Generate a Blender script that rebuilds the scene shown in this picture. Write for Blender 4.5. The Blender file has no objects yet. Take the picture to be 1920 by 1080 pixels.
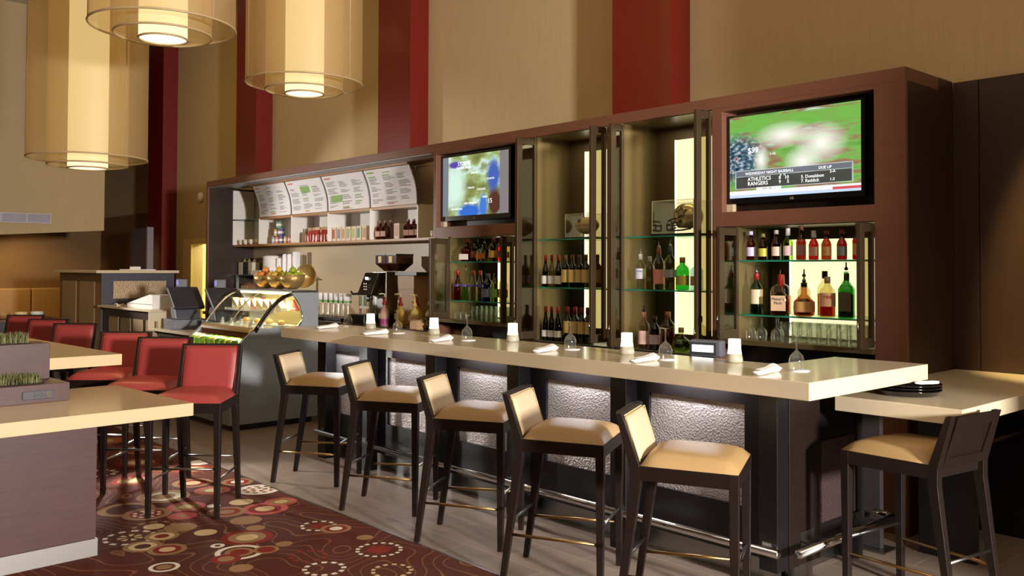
import bpy, bmesh, math, random
from mathutils import Vector, Matrix
random.seed(7)
SC = bpy.context.scene
COL = SC.collection
PI = math.pi
def R(d): return math.radians(d)
def S(r, g, b):
    f = lambda c: (c/255/12.92) if c/255 <= .04045 else ((c/255+.055)/1.055)**2.4
    return (f(r), f(g), f(b), 1)

# ---------------------------------------------------------------- materials
def newmat(name):
    m = bpy.data.materials.new(name); m.use_nodes = True
    nt = m.node_tree; nt.nodes.clear()
    return m, nt
def node(nt, typ, **kw):
    n = nt.nodes.new(typ)
    for k, v in kw.items():
        if k.startswith('_'): setattr(n, k[1:], v)
        else: n.inputs[k].default_value = v
    return n
def lk(nt, a, ao, b, bi): nt.links.new(a.outputs[ao], b.inputs[bi])
def pbr(name, col, rough=.5, metal=0., bump=0., bscale=60, vary=0., vscale=6, stretch=None, coat=0., spec=.5, btype='noise', detail=3):
    m, nt = newmat(name)
    out = node(nt, 'ShaderNodeOutputMaterial'); p = node(nt, 'ShaderNodeBsdfPrincipled')
    p.inputs['Base Color'].default_value = col; p.inputs['Roughness'].default_value = rough
    p.inputs['Metallic'].default_value = metal; p.inputs['Coat Weight'].default_value = coat
    p.inputs['Coat Roughness'].default_value = .12
    p.inputs['Specular IOR Level'].default_value = spec
    lk(nt, p, 0, out, 0)
    if bump or vary:
        tc = node(nt, 'ShaderNodeTexCoord'); mp = node(nt, 'ShaderNodeMapping')
        lk(nt, tc, 'Object', mp, 'Vector')
        if stretch: mp.inputs['Scale'].default_value = stretch
    if vary:
        n = node(nt, 'ShaderNodeTexNoise', Scale=vscale, Detail=detail)
        lk(nt, mp, 0, n, 'Vector')
        mx = node(nt, 'ShaderNodeMix', _data_type='RGBA')
        mx.inputs[6].default_value = tuple(c*(1-vary) for c in col[:3])+(1,)
        mx.inputs[7].default_value = tuple(min(1, c*(1+vary)) for c in col[:3])+(1,)
        lk(nt, n, 0, mx, 0); lk(nt, mx, 2, p, 'Base Color')
    if bump:
        if btype == 'voronoi':
            n = node(nt, 'ShaderNodeTexVoronoi', Scale=bscale, _feature='F1'); o = 'Distance'
        else:
            n = node(nt, 'ShaderNodeTexNoise', Scale=bscale, Detail=2); o = 0
        lk(nt, mp, 0, n, 'Vector')
        b = node(nt, 'ShaderNodeBump', Strength=bump, Distance=.004)
        lk(nt, n, o, b, 'Height'); lk(nt, b, 0, p, 'Normal')
    return m
def emit(name, col, strength):
    m, nt = newmat(name)
    out = node(nt, 'ShaderNodeOutputMaterial'); e = node(nt, 'ShaderNodeEmission', Color=col, Strength=strength)
    lk(nt, e, 0, out, 0); return m
def thin(name, col, gloss=.9, rough=.03, edge=.35, body=None, bodymix=0., power=3):
    """thin clear glass: coloured transparency with a rim that reflects"""
    m, nt = newmat(name)
    out = node(nt, 'ShaderNodeOutputMaterial')
    t = node(nt, 'ShaderNodeBsdfTransparent', Color=col)
    g = node(nt, 'ShaderNodeBsdfGlossy', Color=(gloss, gloss, gloss, 1), Roughness=rough)
    lw = node(nt, 'ShaderNodeLayerWeight', Blend=.5)
    pw = node(nt, 'ShaderNodeMath', _operation='POWER'); pw.inputs[1].default_value = power; lk(nt, lw, 'Facing', pw, 0)
    ma = node(nt, 'ShaderNodeMath', _operation='MULTIPLY_ADD'); ma.inputs[1].default_value = edge*2; ma.inputs[2].default_value = .04; lk(nt, pw, 0, ma, 0)
    mx = node(nt, 'ShaderNodeMixShader'); 
    a = t
    if bodymix:
        d = node(nt, 'ShaderNodeBsdfDiffuse', Color=body or col); tl = node(nt, 'ShaderNodeBsdfTranslucent', Color=body or col)
        m1 = node(nt, 'ShaderNodeMixShader'); m1.inputs[0].default_value = .5
        lk(nt, d, 0, m1, 1); lk(nt, tl, 0, m1, 2)
        m2 = node(nt, 'ShaderNodeMixShader'); m2.inputs[0].default_value = bodymix
        lk(nt, t, 0, m2, 1); lk(nt, m1, 0, m2, 2); a = m2
    lk(nt, ma, 0, mx, 0); lk(nt, a, 0, mx, 1); lk(nt, g, 0, mx, 2); lk(nt, mx, 0, out, 0)
    return m

M = {}
M['wall'] = pbr('beige_wall_fabric', S(184, 162, 122), .85, bump=.25, bscale=90, vary=.07, vscale=40, stretch=(1, 1, .08))
M['soffit'] = pbr('white_plaster', S(215, 205, 190), .9)
M['red_gloss'] = pbr('red_lacquer', S(106, 8, 4), .36, coat=.45)
M['red_gloss'].node_tree.nodes['Principled BSDF'].inputs['Coat IOR'].default_value = 1.55
M['cab'] = pbr('warm_brown_wood', S(112, 72, 55), .42, vary=.12, vscale=9, stretch=(.25, 1, 6), bump=.06, bscale=50)
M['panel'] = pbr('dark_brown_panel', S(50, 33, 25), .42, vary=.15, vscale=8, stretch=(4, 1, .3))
M['espresso'] = pbr('espresso_wood', S(27, 17, 13), .4, vary=.3, vscale=14, stretch=(5, 5, .5), bump=.05, bscale=40)
M['black_wood'] = pbr('black_stained_wood', S(21, 17, 18), .36, vary=.25, vscale=12, stretch=(.5, 2, 5), bump=.05, bscale=40)
M['counter'] = pbr('cream_quartz', S(214, 198, 166), .2, vary=.04, vscale=60, coat=.3)
M['table'] = pbr('tan_quartz', S(206, 184, 144), .24, vary=.05, vscale=60, coat=.2)
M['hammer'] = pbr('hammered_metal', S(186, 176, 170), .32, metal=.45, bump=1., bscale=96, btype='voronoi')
M['steel'] = pbr('brushed_steel', S(160, 160, 158), .3, metal=1., vary=.12, vscale=20, stretch=(.3, .3, 12))
M['steel_side'] = pbr('satin_steel_panel', S(168, 174, 176), .45, metal=.6, vary=.08, vscale=6, stretch=(.3, .3, 6))
M['chrome'] = pbr('polished_steel', S(205, 205, 205), .12, metal=1.)
M['brass'] = pbr('brushed_brass', S(170, 135, 85), .3, metal=1.)
M['gold'] = pbr('gold_wire', S(205, 175, 110), .3, metal=.7, bump=.5, bscale=90, btype='voronoi')
M['bronze'] = pbr('satin_bronze', S(116, 98, 66), .33, metal=.55, vary=.06, vscale=20, stretch=(1, 1, .1))
M['bronze_dark'] = pbr('dark_bronze_frame', S(72, 57, 39), .35, metal=.35)
M['beige_leather'] = pbr('tan_leather', S(174, 142, 94), .42, bump=.12, bscale=160, vary=.04)
M['cream_leather'] = pbr('cream_leather', S(208, 186, 152), .5, bump=.12, bscale=160, vary=.03)
M['red_leather'] = pbr('red_leather', S(156, 58, 56), .42, bump=.12, bscale=160, vary=.04)
M['walnut'] = pbr('walnut_veneer', S(76, 48, 44), .45, vary=.28, vscale=5, stretch=(1.2, 1.2, 14), bump=.05, bscale=30, detail=5)
M['white'] = pbr('white_china', S(240, 238, 232), .3)
M['paper'] = pbr('white_paper', S(246, 243, 244), .6)
M['cloth'] = pbr('white_napkin_cloth', S(244, 243, 240), .8, bump=.2, bscale=120)
M['black'] = pbr('black_plastic', S(20, 19, 20), .35)
M['gloss_black'] = pbr('gloss_black_plastic', S(12, 11, 12), .1, coat=.5)
M['grey'] = pbr('grey_plastic', S(92, 92, 100), .45)
M['dgrey'] = pbr('dark_grey_plastic', S(52, 52, 58), .45)
M['slate'] = pbr('slate_panel', S(84, 78, 88), .5, vary=.08)
M['linen'] = pbr('linen_panel', S(150, 122, 92), .8, bump=.3, bscale=120)
M['splash'] = pbr('backsplash_laminate', S(205, 184, 150), .4)
M['white_lam'] = pbr('white_laminate', S(238, 234, 226), .4)
M['olive_lam'] = pbr('olive_laminate', S(150, 126, 52), .5)
M['brown_wall'] = pbr('brown_wall_covering', S(122, 88, 44), .7, vary=.1, vscale=30, stretch=(1, 1, .1))
M['tan_vinyl'] = pbr('tan_vinyl', S(168, 126, 70), .5)
M['grass'] = pbr('wheat_grass', S(112, 112, 70), .7, vary=.4, vscale=30)
M['soil'] = pbr('soil', S(40, 28, 20), .9)
M['lum'] = emit('lit_panel', (1, .90, .50, 1), 1.25)
M['led'] = emit('led_strip', (1, .96, .75, 1), 4.0)
M['door_glass'] = thin('bronze_glass', (.72, .68, .52, 1), .9, .06, .25)
M['clear'] = thin('clear_glass', (.97, .98, .96, 1), 1., .03, .40, body=(.95, .97, .92, 1), bodymix=.03, power=2)
M['case_glass'] = thin('display_glass', (.95, .97, .93, 1), .9, .03, .12)
M['acrylic'] = thin('clear_acrylic', (.97, .97, .95, 1), 1., .02, .14)
M['glass_edge'] = thin('green_glass_shelf', (.55, .82, .68, 1), .9, .05, .25)
M['edge_green'] = pbr('green_glass_edge', S(40, 140, 112), .15, spec=.8)
M['frost'] = emit('lit_frosted_glass', (1, .94, .70, 1), 1.5)
M['frost_low'] = pbr('frosted_glass', S(186, 182, 162), .35)
M['disc'] = emit('lit_diffuser', (1, .92, .52, 1), 2.0)
M['core'] = emit('lit_core_shade', (1, .83, .44, 1), 1.5)
M['ring'] = pbr('shade_ring', S(170, 145, 105), .4)
M['shade'] = thin('sheer_shade_fabric', (.95, .90, .80, 1), .5, .5, .04, body=S(222, 192, 140), bodymix=.36)
M['lit_room'] = pbr('pale_yellow_wall', S(250, 242, 190), .8)
M['ceil'] = pbr('ceiling_paint', S(215, 205, 188), .9)
M['screen_off'] = emit('lit_small_screen', (.25, .25, .6, 1), 1.3)
M['screen_white'] = emit('lit_white_display', (1, 1, 1, 1), 2.0)
M['white_txt'] = emit('screen_text', (1, 1, 1, 1), 1.6)
M['ink'] = pbr('dark_ink', S(112, 108, 116), .7)
M['ink_green'] = pbr('green_ink', S(150, 190, 110), .7)
M['ink_orange'] = pbr('orange_ink', S(225, 140, 100), .7)
M['orange_trim'] = pbr('oak_trim', S(176, 128, 78), .4)
M['dark_red_lam'] = pbr('dark_red_laminate', S(84, 34, 16), .2, coat=.4)
M['amber_lum'] = emit('case_light_tube', (1, .92, .55, 1), 8)
def flat(name, r, g, b, rough=.45):
    k = 'f_%s' % name
    if k not in M: M[k] = pbr(name, S(r, g, b), rough)
    return M[k]
_t = {}
def tg(r, g, b):                       # tinted transparent glass or liquid
    k = (r, g, b)
    if k not in _t: _t[k] = thin('tinted_glass_%d_%d_%d' % k, tuple(c**.78 for c in S(r, g, b)[:3])+(1,), .95, .04, .22)
    return _t[k]

# tile floor
def tile_mat():
    m, nt = newmat('brown_floor_tile')
    out = node(nt, 'ShaderNodeOutputMaterial'); p = node(nt, 'ShaderNodeBsdfPrincipled', Roughness=.3)
    tc = node(nt, 'ShaderNodeTexCoord'); mp = node(nt, 'ShaderNodeMapping'); mp.inputs['Location'].default_value = (.12, .28, 0)
    b = node(nt, 'ShaderNodeTexBrick', Scale=1.0)
    b.inputs['Color1'].default_value = S(146, 128, 113); b.inputs['Color2'].default_value = S(134, 117, 104); b.inputs['Mortar'].default_value = S(178, 162, 140)
    b.inputs['Mortar Size'].default_value = .0028; b.inputs['Brick Width'].default_value = .61; b.inputs['Row Height'].default_value = .305
    b.inputs['Mortar Smooth'].default_value = .3
    n = node(nt, 'ShaderNodeTexNoise', Scale=5, Detail=4)
    mx = node(nt, 'ShaderNodeMix', _data_type='RGBA', _blend_type='MULTIPLY'); mx.inputs[0].default_value = .45
    cr = node(nt, 'ShaderNodeValToRGB'); cr.color_ramp.elements[0].color = (.6, .6, .6, 1); cr.color_ramp.elements[1].color = (1.25, 1.2, 1.15, 1)
    lk(nt, tc, 'Object', mp, 0); lk(nt, mp, 0, b, 'Vector'); lk(nt, tc, 'Object', n, 'Vector'); lk(nt, n, 0, cr, 0)
    lk(nt, b, 0, mx, 6); lk(nt, cr, 0, mx, 7); lk(nt, mx, 2, p, 'Base Color'); lk(nt, p, 0, out, 0)
    bp = node(nt, 'ShaderNodeBump', Strength=.2, Distance=.002); lk(nt, b, 'Fac', bp, 'Height'); bp.invert = True; lk(nt, bp, 0, p, 'Normal')
    return m
M['tile'] = tile_mat()

# carpet: contour lines and printed rings at their places
def carpet_mat():
    m, nt = newmat('patterned_carpet')
    out = node(nt, 'ShaderNodeOutputMaterial'); p = node(nt, 'ShaderNodeBsdfPrincipled', Roughness=.95)
    p.inputs['Specular IOR Level'].default_value = .1
    tc = node(nt, 'ShaderNodeTexCoord')
    ns = node(nt, 'ShaderNodeTexNoise', Scale=1.35, Detail=1.2)
    lk(nt, tc, 'Object', ns, 'Vector')
    mu = node(nt, 'ShaderNodeMath', _operation='MULTIPLY'); mu.inputs[1].default_value = 24; lk(nt, ns, 0, mu, 0)
    fr = node(nt, 'ShaderNodeMath', _operation='FRACT'); lk(nt, mu, 0, fr, 0)
    ramp = node(nt, 'ShaderNodeValToRGB'); e = ramp.color_ramp.elements
    e[0].position = 0; e[0].color = S(126, 90, 62); e[1].position = .13; e[1].color = S(80, 46, 36)
    ne = ramp.color_ramp.elements.new(.09); ne.color = S(112, 76, 52)
    lk(nt, fr, 0, ramp, 0)
    big = node(nt, 'ShaderNodeTexNoise', Scale=.9, Detail=1); lk(nt, tc, 'Object', big, 'Vector')
    r2 = node(nt, 'ShaderNodeValToRGB'); r2.color_ramp.elements[0].position = .42; r2.color_ramp.elements[1].position = .62
    r2.color_ramp.elements[0].color = (1, 1, 1, 1); r2.color_ramp.elements[1].color = (1.12, .78, .7, 1)
    lk(nt, big, 0, r2, 0)
    mm = node(nt, 'ShaderNodeMix', _data_type='RGBA', _blend_type='MULTIPLY'); mm.inputs[0].default_value = 1
    lk(nt, ramp, 0, mm, 6); lk(nt, r2, 0, mm, 7)
    cur = (mm, 2)
    tan, cream, red, pink, dk, wht = S(144, 110, 76), S(196, 170, 126), S(124, 46, 38), S(172, 84, 76), S(78, 42, 32), S(214, 204, 184)
    # shared distance group
    g = bpy.data.node_groups.new('ring_print', 'ShaderNodeTree')
    for nm, t, io in (('Base', 'NodeSocketColor', 'INPUT'), ('Vector', 'NodeSocketVector', 'INPUT'), ('Centre', 'NodeSocketVector', 'INPUT'),
                      ('Outer', 'NodeSocketFloat', 'INPUT'), ('Inner', 'NodeSocketFloat', 'INPUT'), ('Dots', 'NodeSocketFloat', 'INPUT'), ('Color', 'NodeSocketColor', 'INPUT'), ('Out', 'NodeSocketColor', 'OUTPUT')):
        g.interface.new_socket(nm, in_out=io, socket_type=t)
    gi = g.nodes.new('NodeGroupInput'); go = g.nodes.new('NodeGroupOutput')
    sub = node(g, 'ShaderNodeVectorMath', _operation='SUBTRACT'); g.links.new(gi.outputs['Vector'], sub.inputs[0]); g.links.new(gi.outputs['Centre'], sub.inputs[1])
    ln = node(g, 'ShaderNodeVectorMath', _operation='LENGTH'); g.links.new(sub.outputs[0], ln.inputs[0])
    lt = node(g, 'ShaderNodeMath', _operation='LESS_THAN'); g.links.new(ln.outputs['Value'], lt.inputs[0]); g.links.new(gi.outputs['Outer'], lt.inputs[1])
    gt = node(g, 'ShaderNodeMath', _operation='GREATER_THAN'); g.links.new(ln.outputs['Value'], gt.inputs[0]); g.links.new(gi.outputs['Inner'], gt.inputs[1])
    a1 = node(g, 'ShaderNodeMath', _operation='MULTIPLY'); g.links.new(lt.outputs[0], a1.inputs[0]); g.links.new(gt.outputs[0], a1.inputs[1])
    sx = node(g, 'ShaderNodeSeparateXYZ'); g.links.new(sub.outputs[0], sx.inputs[0])
    at = node(g, 'ShaderNodeMath', _operation='ARCTAN2'); g.links.new(sx.outputs[1], at.inputs[0]); g.links.new(sx.outputs[0], at.inputs[1])
    md = node(g, 'ShaderNodeMath', _operation='MULTIPLY'); g.links.new(at.outputs[0], md.inputs[0]); g.links.new(gi.outputs['Dots'], md.inputs[1])
    cs = node(g, 'ShaderNodeMath', _operation='COSINE'); g.links.new(md.outputs[0], cs.inputs[0])
    pos = node(g, 'ShaderNodeMath', _operation='GREATER_THAN'); g.links.new(cs.outputs[0], pos.inputs[0]); pos.inputs[1].default_value = -.15
    a2 = node(g, 'ShaderNodeMath', _operation='MULTIPLY'); g.links.new(a1.outputs[0], a2.inputs[0]); g.links.new(pos.outputs[0], a2.inputs[1])
    gm = node(g, 'ShaderNodeMix', _data_type='RGBA'); g.links.new(a2.outputs[0], gm.inputs[0]); g.links.new(gi.outputs['Base'], gm.inputs[6]); g.links.new(gi.outputs['Color'], gm.inputs[7])
    g.links.new(gm.outputs[2], go.inputs[0])
    rings = []
    def disc(x, y, *rs):
        for ro, ri, c, d in rs: rings.append((x, y, ro, ri, c, d))
    def tri(x, y, s, c1, c2, c3): disc(x, y, (s, 0, c1, 0), (s*.72, 0, c2, 0), (s*.42, 0, c3, 0))
    tri(-3.37, -.79, .17, pink, red, cream); tri(-3.46, -.63, .12, pink, tan, cream)
    disc(-3.86, -.59, (.17, 0, wht, 0), (.12, .09, red, 9), (.07, .03, red, 5)); tri(-4.17, -.60, .13, tan, red, wht)
    tri(-2.865, -1.154, .17, red, tan, cream); disc(-2.64, -1.306, (.15, .115, wht, 0), (.09, 0, tan, 0), (.06, 0, red, 0))
    tri(-2.587, -1.176, .08, tan, red, red); tri(-3.46, -1.007, .14, tan, red, tan); disc(-3.62, -.83, (.09, 0, cream, 0))
    disc(-2.80, -.73, (.125, .10, wht, 11), (.055, 0, red, 0)); tri(-2.683, -.68, .105, tan, red, wht)
    disc(-2.178, -.713, (.15, .125, wht, 16), (.075, 0, red, 0)); disc(-2.338, -1.06, (.12, .09, red, 10))
    disc(-2.42, -.65, (.055, 0, tan, 0)); disc(-1.845, -.857, (.125, .10, cream, 13)); disc(-3.01, -1.03, (.065, 0, tan, 0))
    disc(-2.616, -1.053, (.055, 0, tan, 0)); disc(-2.39, -1.415, (.07, 0, tan, 0)); disc(-2.58, -1.41, (.09, 0, red, 0), (.05, 0, tan, 0))
    tri(-4.05, -.84, .14, pink, tan, cream); disc(-4.107, -1.157, (.2, 0, tan, 0), (.14, .09, wht, 0))
    disc(-3.93, -1.46, (.2, 0, tan, 0), (.14, 0, dk, 0)); disc(-3.74, -1.40, (.17, 0, tan, 0), (.12, 0, red, 0), (.1, .075, wht, 8), (.05, .02, wht, 4))
    tri(-3.747, -1.146, .14, pink, tan, cream); disc(-3.434, -1.471, (.07, 0, cream, 0), (.14, .11, tan, 9))
    disc(-3.302, -1.655, (.17, .14, wht, 12), (.08, .03, cream, 7)); tri(-3.21, -1.508, .11, tan, cream, red); tri(-3.088, -1.661, .12, tan, cream, dk)
    tri(-2.947, -1.58, .12, tan, red, cream); disc(-2.666, -1.704, (.09, .065, wht, 0), (.045, 0, tan, 0)); disc(-3.115, -1.291, (.075, 0, cream, 0))
    disc(-3.648, -1.006, (.05, 0, wht, 0)); disc(-2.828, -1.346, (.045, .02, wht, 0)); disc(-3.315, -1.359, (.11, 0, tan, 0))
    tri(-4.347, -.858, .16, tan, red, cream); tri(-4.794, -.684, .16, red, tan, cream); disc(-4.98, -.54, (.11, 0, wht, 0))
    disc(-2.1, -1.1, (.13, .1, wht, 12)); tri(-1.75, -1.1, .1, tan, red, cream); disc(-3.2, -1.0, (.11, 0, tan, 0)); tri(-3.55, -1.25, .1, pink, pink, tan)
    tri(-5.3, -.9, .2, red, tan, cream); tri(-5.8, -.7, .2, tan, red, cream); tri(-4.7, -1.15, .17, red, tan, cream); disc(-5.1, -1.25, (.15, .1, wht, 10)); tri(-6.4, -.8, .2, pink, tan, cream)
    for x, y, ro, ri, c, d in rings:
        n = nt.nodes.new('ShaderNodeGroup'); n.node_tree = g
        nt.links.new(cur[0].outputs[cur[1]], n.inputs['Base']); nt.links.new(tc.outputs['Object'], n.inputs['Vector'])
        n.inputs['Centre'].default_value = (x, y, .008); n.inputs['Outer'].default_value = ro*.86; n.inputs['Inner'].default_value = ri*.86
        n.inputs['Dots'].default_value = d; n.inputs['Color'].default_value = c
        cur = (n, 0)
    nt.links.new(cur[0].outputs[cur[1]], p.inputs['Base Color'])
    bn = node(nt, 'ShaderNodeTexNoise', Scale=260, Detail=1); lk(nt, tc, 'Object', bn, 'Vector')
    bp = node(nt, 'ShaderNodeBump', Strength=.35, Distance=.003); lk(nt, bn, 0, bp, 'Height'); lk(nt, bp, 0, p, 'Normal')
    lk(nt, p, 0, out, 0)
    return m
M['carpet'] = carpet_mat()

# television pictures
def ramp_of(nt, stops):
    r = node(nt, 'ShaderNodeValToRGB'); e = r.color_ramp.elements
    e[0].position, e[0].color = stops[0]; e[1].position, e[1].color = stops[-1]
    for p_, c in stops[1:-1]:
        n = e.new(p_); n.color = c
    return r
def tv_mat(kind):
    m, nt = newmat('lit_screen_%s' % kind)
    out = node(nt, 'ShaderNodeOutputMaterial'); em = node(nt, 'ShaderNodeEmission', Strength=1.15)
    tc = node(nt, 'ShaderNodeTexCoord'); sx = node(nt, 'ShaderNodeSeparateXYZ'); lk(nt, tc, 'Generated', sx, 0)
    def blend(a, ao, b, bo, f, fo):
        x = node(nt, 'ShaderNodeMix', _data_type='RGBA'); nt.links.new(f.outputs[fo], x.inputs[0])
        nt.links.new(a.outputs[ao], x.inputs[6])
        if b is None: x.inputs[7].default_value = bo
        else: nt.links.new(b.outputs[bo], x.inputs[7])
        return x, 2
    def blob(cx, cz, rx, rz, soft=.6):
        mp = node(nt, 'ShaderNodeMapping'); lk(nt, tc, 'Generated', mp, 0)
        mp.inputs['Scale'].default_value = (1/rx, 0, 1/rz); mp.inputs['Location'].default_value = (-cx/rx, 0, -cz/rz)
        l = node(nt, 'ShaderNodeVectorMath', _operation='LENGTH'); lk(nt, mp, 0, l, 0)
        mr = node(nt, 'ShaderNodeMapRange'); mr.inputs[1].default_value = 1.0; mr.inputs[2].default_value = 1-soft; mr.inputs[3].default_value = 0; mr.inputs[4].default_value = 1
        lk(nt, l, 'Value', mr, 0); return mr, 0
    def rect(x0, x1, z0, z1, k=1.):
        def st(ax, lo, hi):
            a = node(nt, 'ShaderNodeMath', _operation='GREATER_THAN'); lk(nt, sx, ax, a, 0); a.inputs[1].default_value = lo
            b = node(nt, 'ShaderNodeMath', _operation='LESS_THAN'); lk(nt, sx, ax, b, 0); b.inputs[1].default_value = hi
            c = node(nt, 'ShaderNodeMath', _operation='MULTIPLY'); lk(nt, a, 0, c, 0); lk(nt, b, 0, c, 1); return c
        a, b = st(0, x0, x1), st(2, z0, z1)
        c = node(nt, 'ShaderNodeMath', _operation='MULTIPLY'); lk(nt, a, 0, c, 0); lk(nt, b, 0, c, 1)
        d = node(nt, 'ShaderNodeMath', _operation='MULTIPLY'); lk(nt, c, 0, d, 0); d.inputs[1].default_value = k
        return d, 0
    if kind == 'ball_game':
        mp = node(nt, 'ShaderNodeMapping'); lk(nt, tc, 'Generated', mp, 0); mp.inputs['Scale'].default_value = (2.2, 1, 7); mp.inputs['Rotation'].default_value = (0, R(4), 0)
        n = node(nt, 'ShaderNodeTexNoise', Scale=1.3, Detail=4); lk(nt, mp, 0, n, 'Vector')
        r = ramp_of(nt, [(.3, S(92, 150, 62)), (.48, S(120, 176, 84)), (.55, S(150, 118, 86)), (.60, S(140, 104, 78)), (.66, S(150, 180, 150)), (.72, S(200, 210, 190))])
        lk(nt, n, 0, r, 0)
        cur = (r, 0)
        cur = blend(*cur, None, S(112, 178, 74), *rect(0, 1, .80, .97, .8))
        n2 = node(nt, 'ShaderNodeTexNoise', Scale=26, Detail=3); lk(nt, tc, 'Generated', n2, 'Vector')
        r2 = ramp_of(nt, [(.35, S(24, 40, 58)), (.52, S(84, 112, 128)), (.62, S(190, 200, 205)), (.68, S(150, 60, 56))]); lk(nt, n2, 0, r2, 0)
        cur = blend(*cur, *(r2, 0), *blob(.06, .48, .28, .36, .5))
        for b in ((.44, .72, .24, .17), (.72, .58, .20, .26), (.58, .38, .15, .2), (.26, .45, .07, .2)):
            cur = blend(*cur, None, (.92, .90, .80, 1), *blob(*b, .95))
        cur = blend(*cur, None, S(196, 214, 240), *rect(0, 1, 0, .035))
        cur = blend(*cur, None, S(236, 236, 236), *rect(0, 1, .035, .085))
        cur = blend(*cur, None, S(206, 84, 92), *rect(.80, 1, .03, .06))
        cur = blend(*cur, None, S(210, 214, 220), *rect(.045, .945, .105, .335, .55))
        cur = blend(*cur, None, S(44, 36, 34), *rect(.055, .935, .115, .255, .9))
        cur = blend(*cur, None, S(96, 100, 112), *rect(.055, .935, .262, .325, .9))
        cur = blend(*cur, None, S(232, 232, 232), *rect(.22, .42, .082, .118))
    else:
        n = node(nt, 'ShaderNodeTexNoise', Scale=3.4, Detail=5); lk(nt, tc, 'Generated', n, 'Vector')
        r = ramp_of(nt, [(.3, S(96, 108, 60)), (.44, S(140, 146, 84)), (.52, S(166, 196, 140)), (.58, S(200, 224, 214)), (.66, S(140, 150, 90)), (.75, S(96, 130, 190))])
        lk(nt, n, 0, r, 0); cur = (r, 0)
        cur = blend(*cur, None, S(206, 232, 216), *blob(.2, .5, .2, .5))
        cur = blend(*cur, None, S(56, 106, 200), *blob(.42, .06, .22, .15, .4)); cur = blend(*cur, None, S(70, 120, 206), *blob(.63, .14, .07, .24, .4))
        cur = blend(*cur, None, S(70, 96, 176), *blob(.78, .62, .12, .34, .5)); cur = blend(*cur, None, S(84, 52, 40), *blob(.80, .18, .13, .26, .4))
        cur = blend(*cur, None, S(90, 70, 160), *blob(.20, .86, .13, .07, .4))
        cur = blend(*cur, None, S(122, 124, 132), *rect(-.1, .09, -.1, 1.1)); cur = blend(*cur, None, S(128, 122, 122), *rect(.87, 1.1, -.1, 1.1))
    nt.links.new(cur[0].outputs[cur[1]], em.inputs[0]); lk(nt, em, 0, out, 0)
    return m
M['tv_game'] = tv_mat('ball_game'); M['tv_map'] = tv_mat('weather_map')

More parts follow.
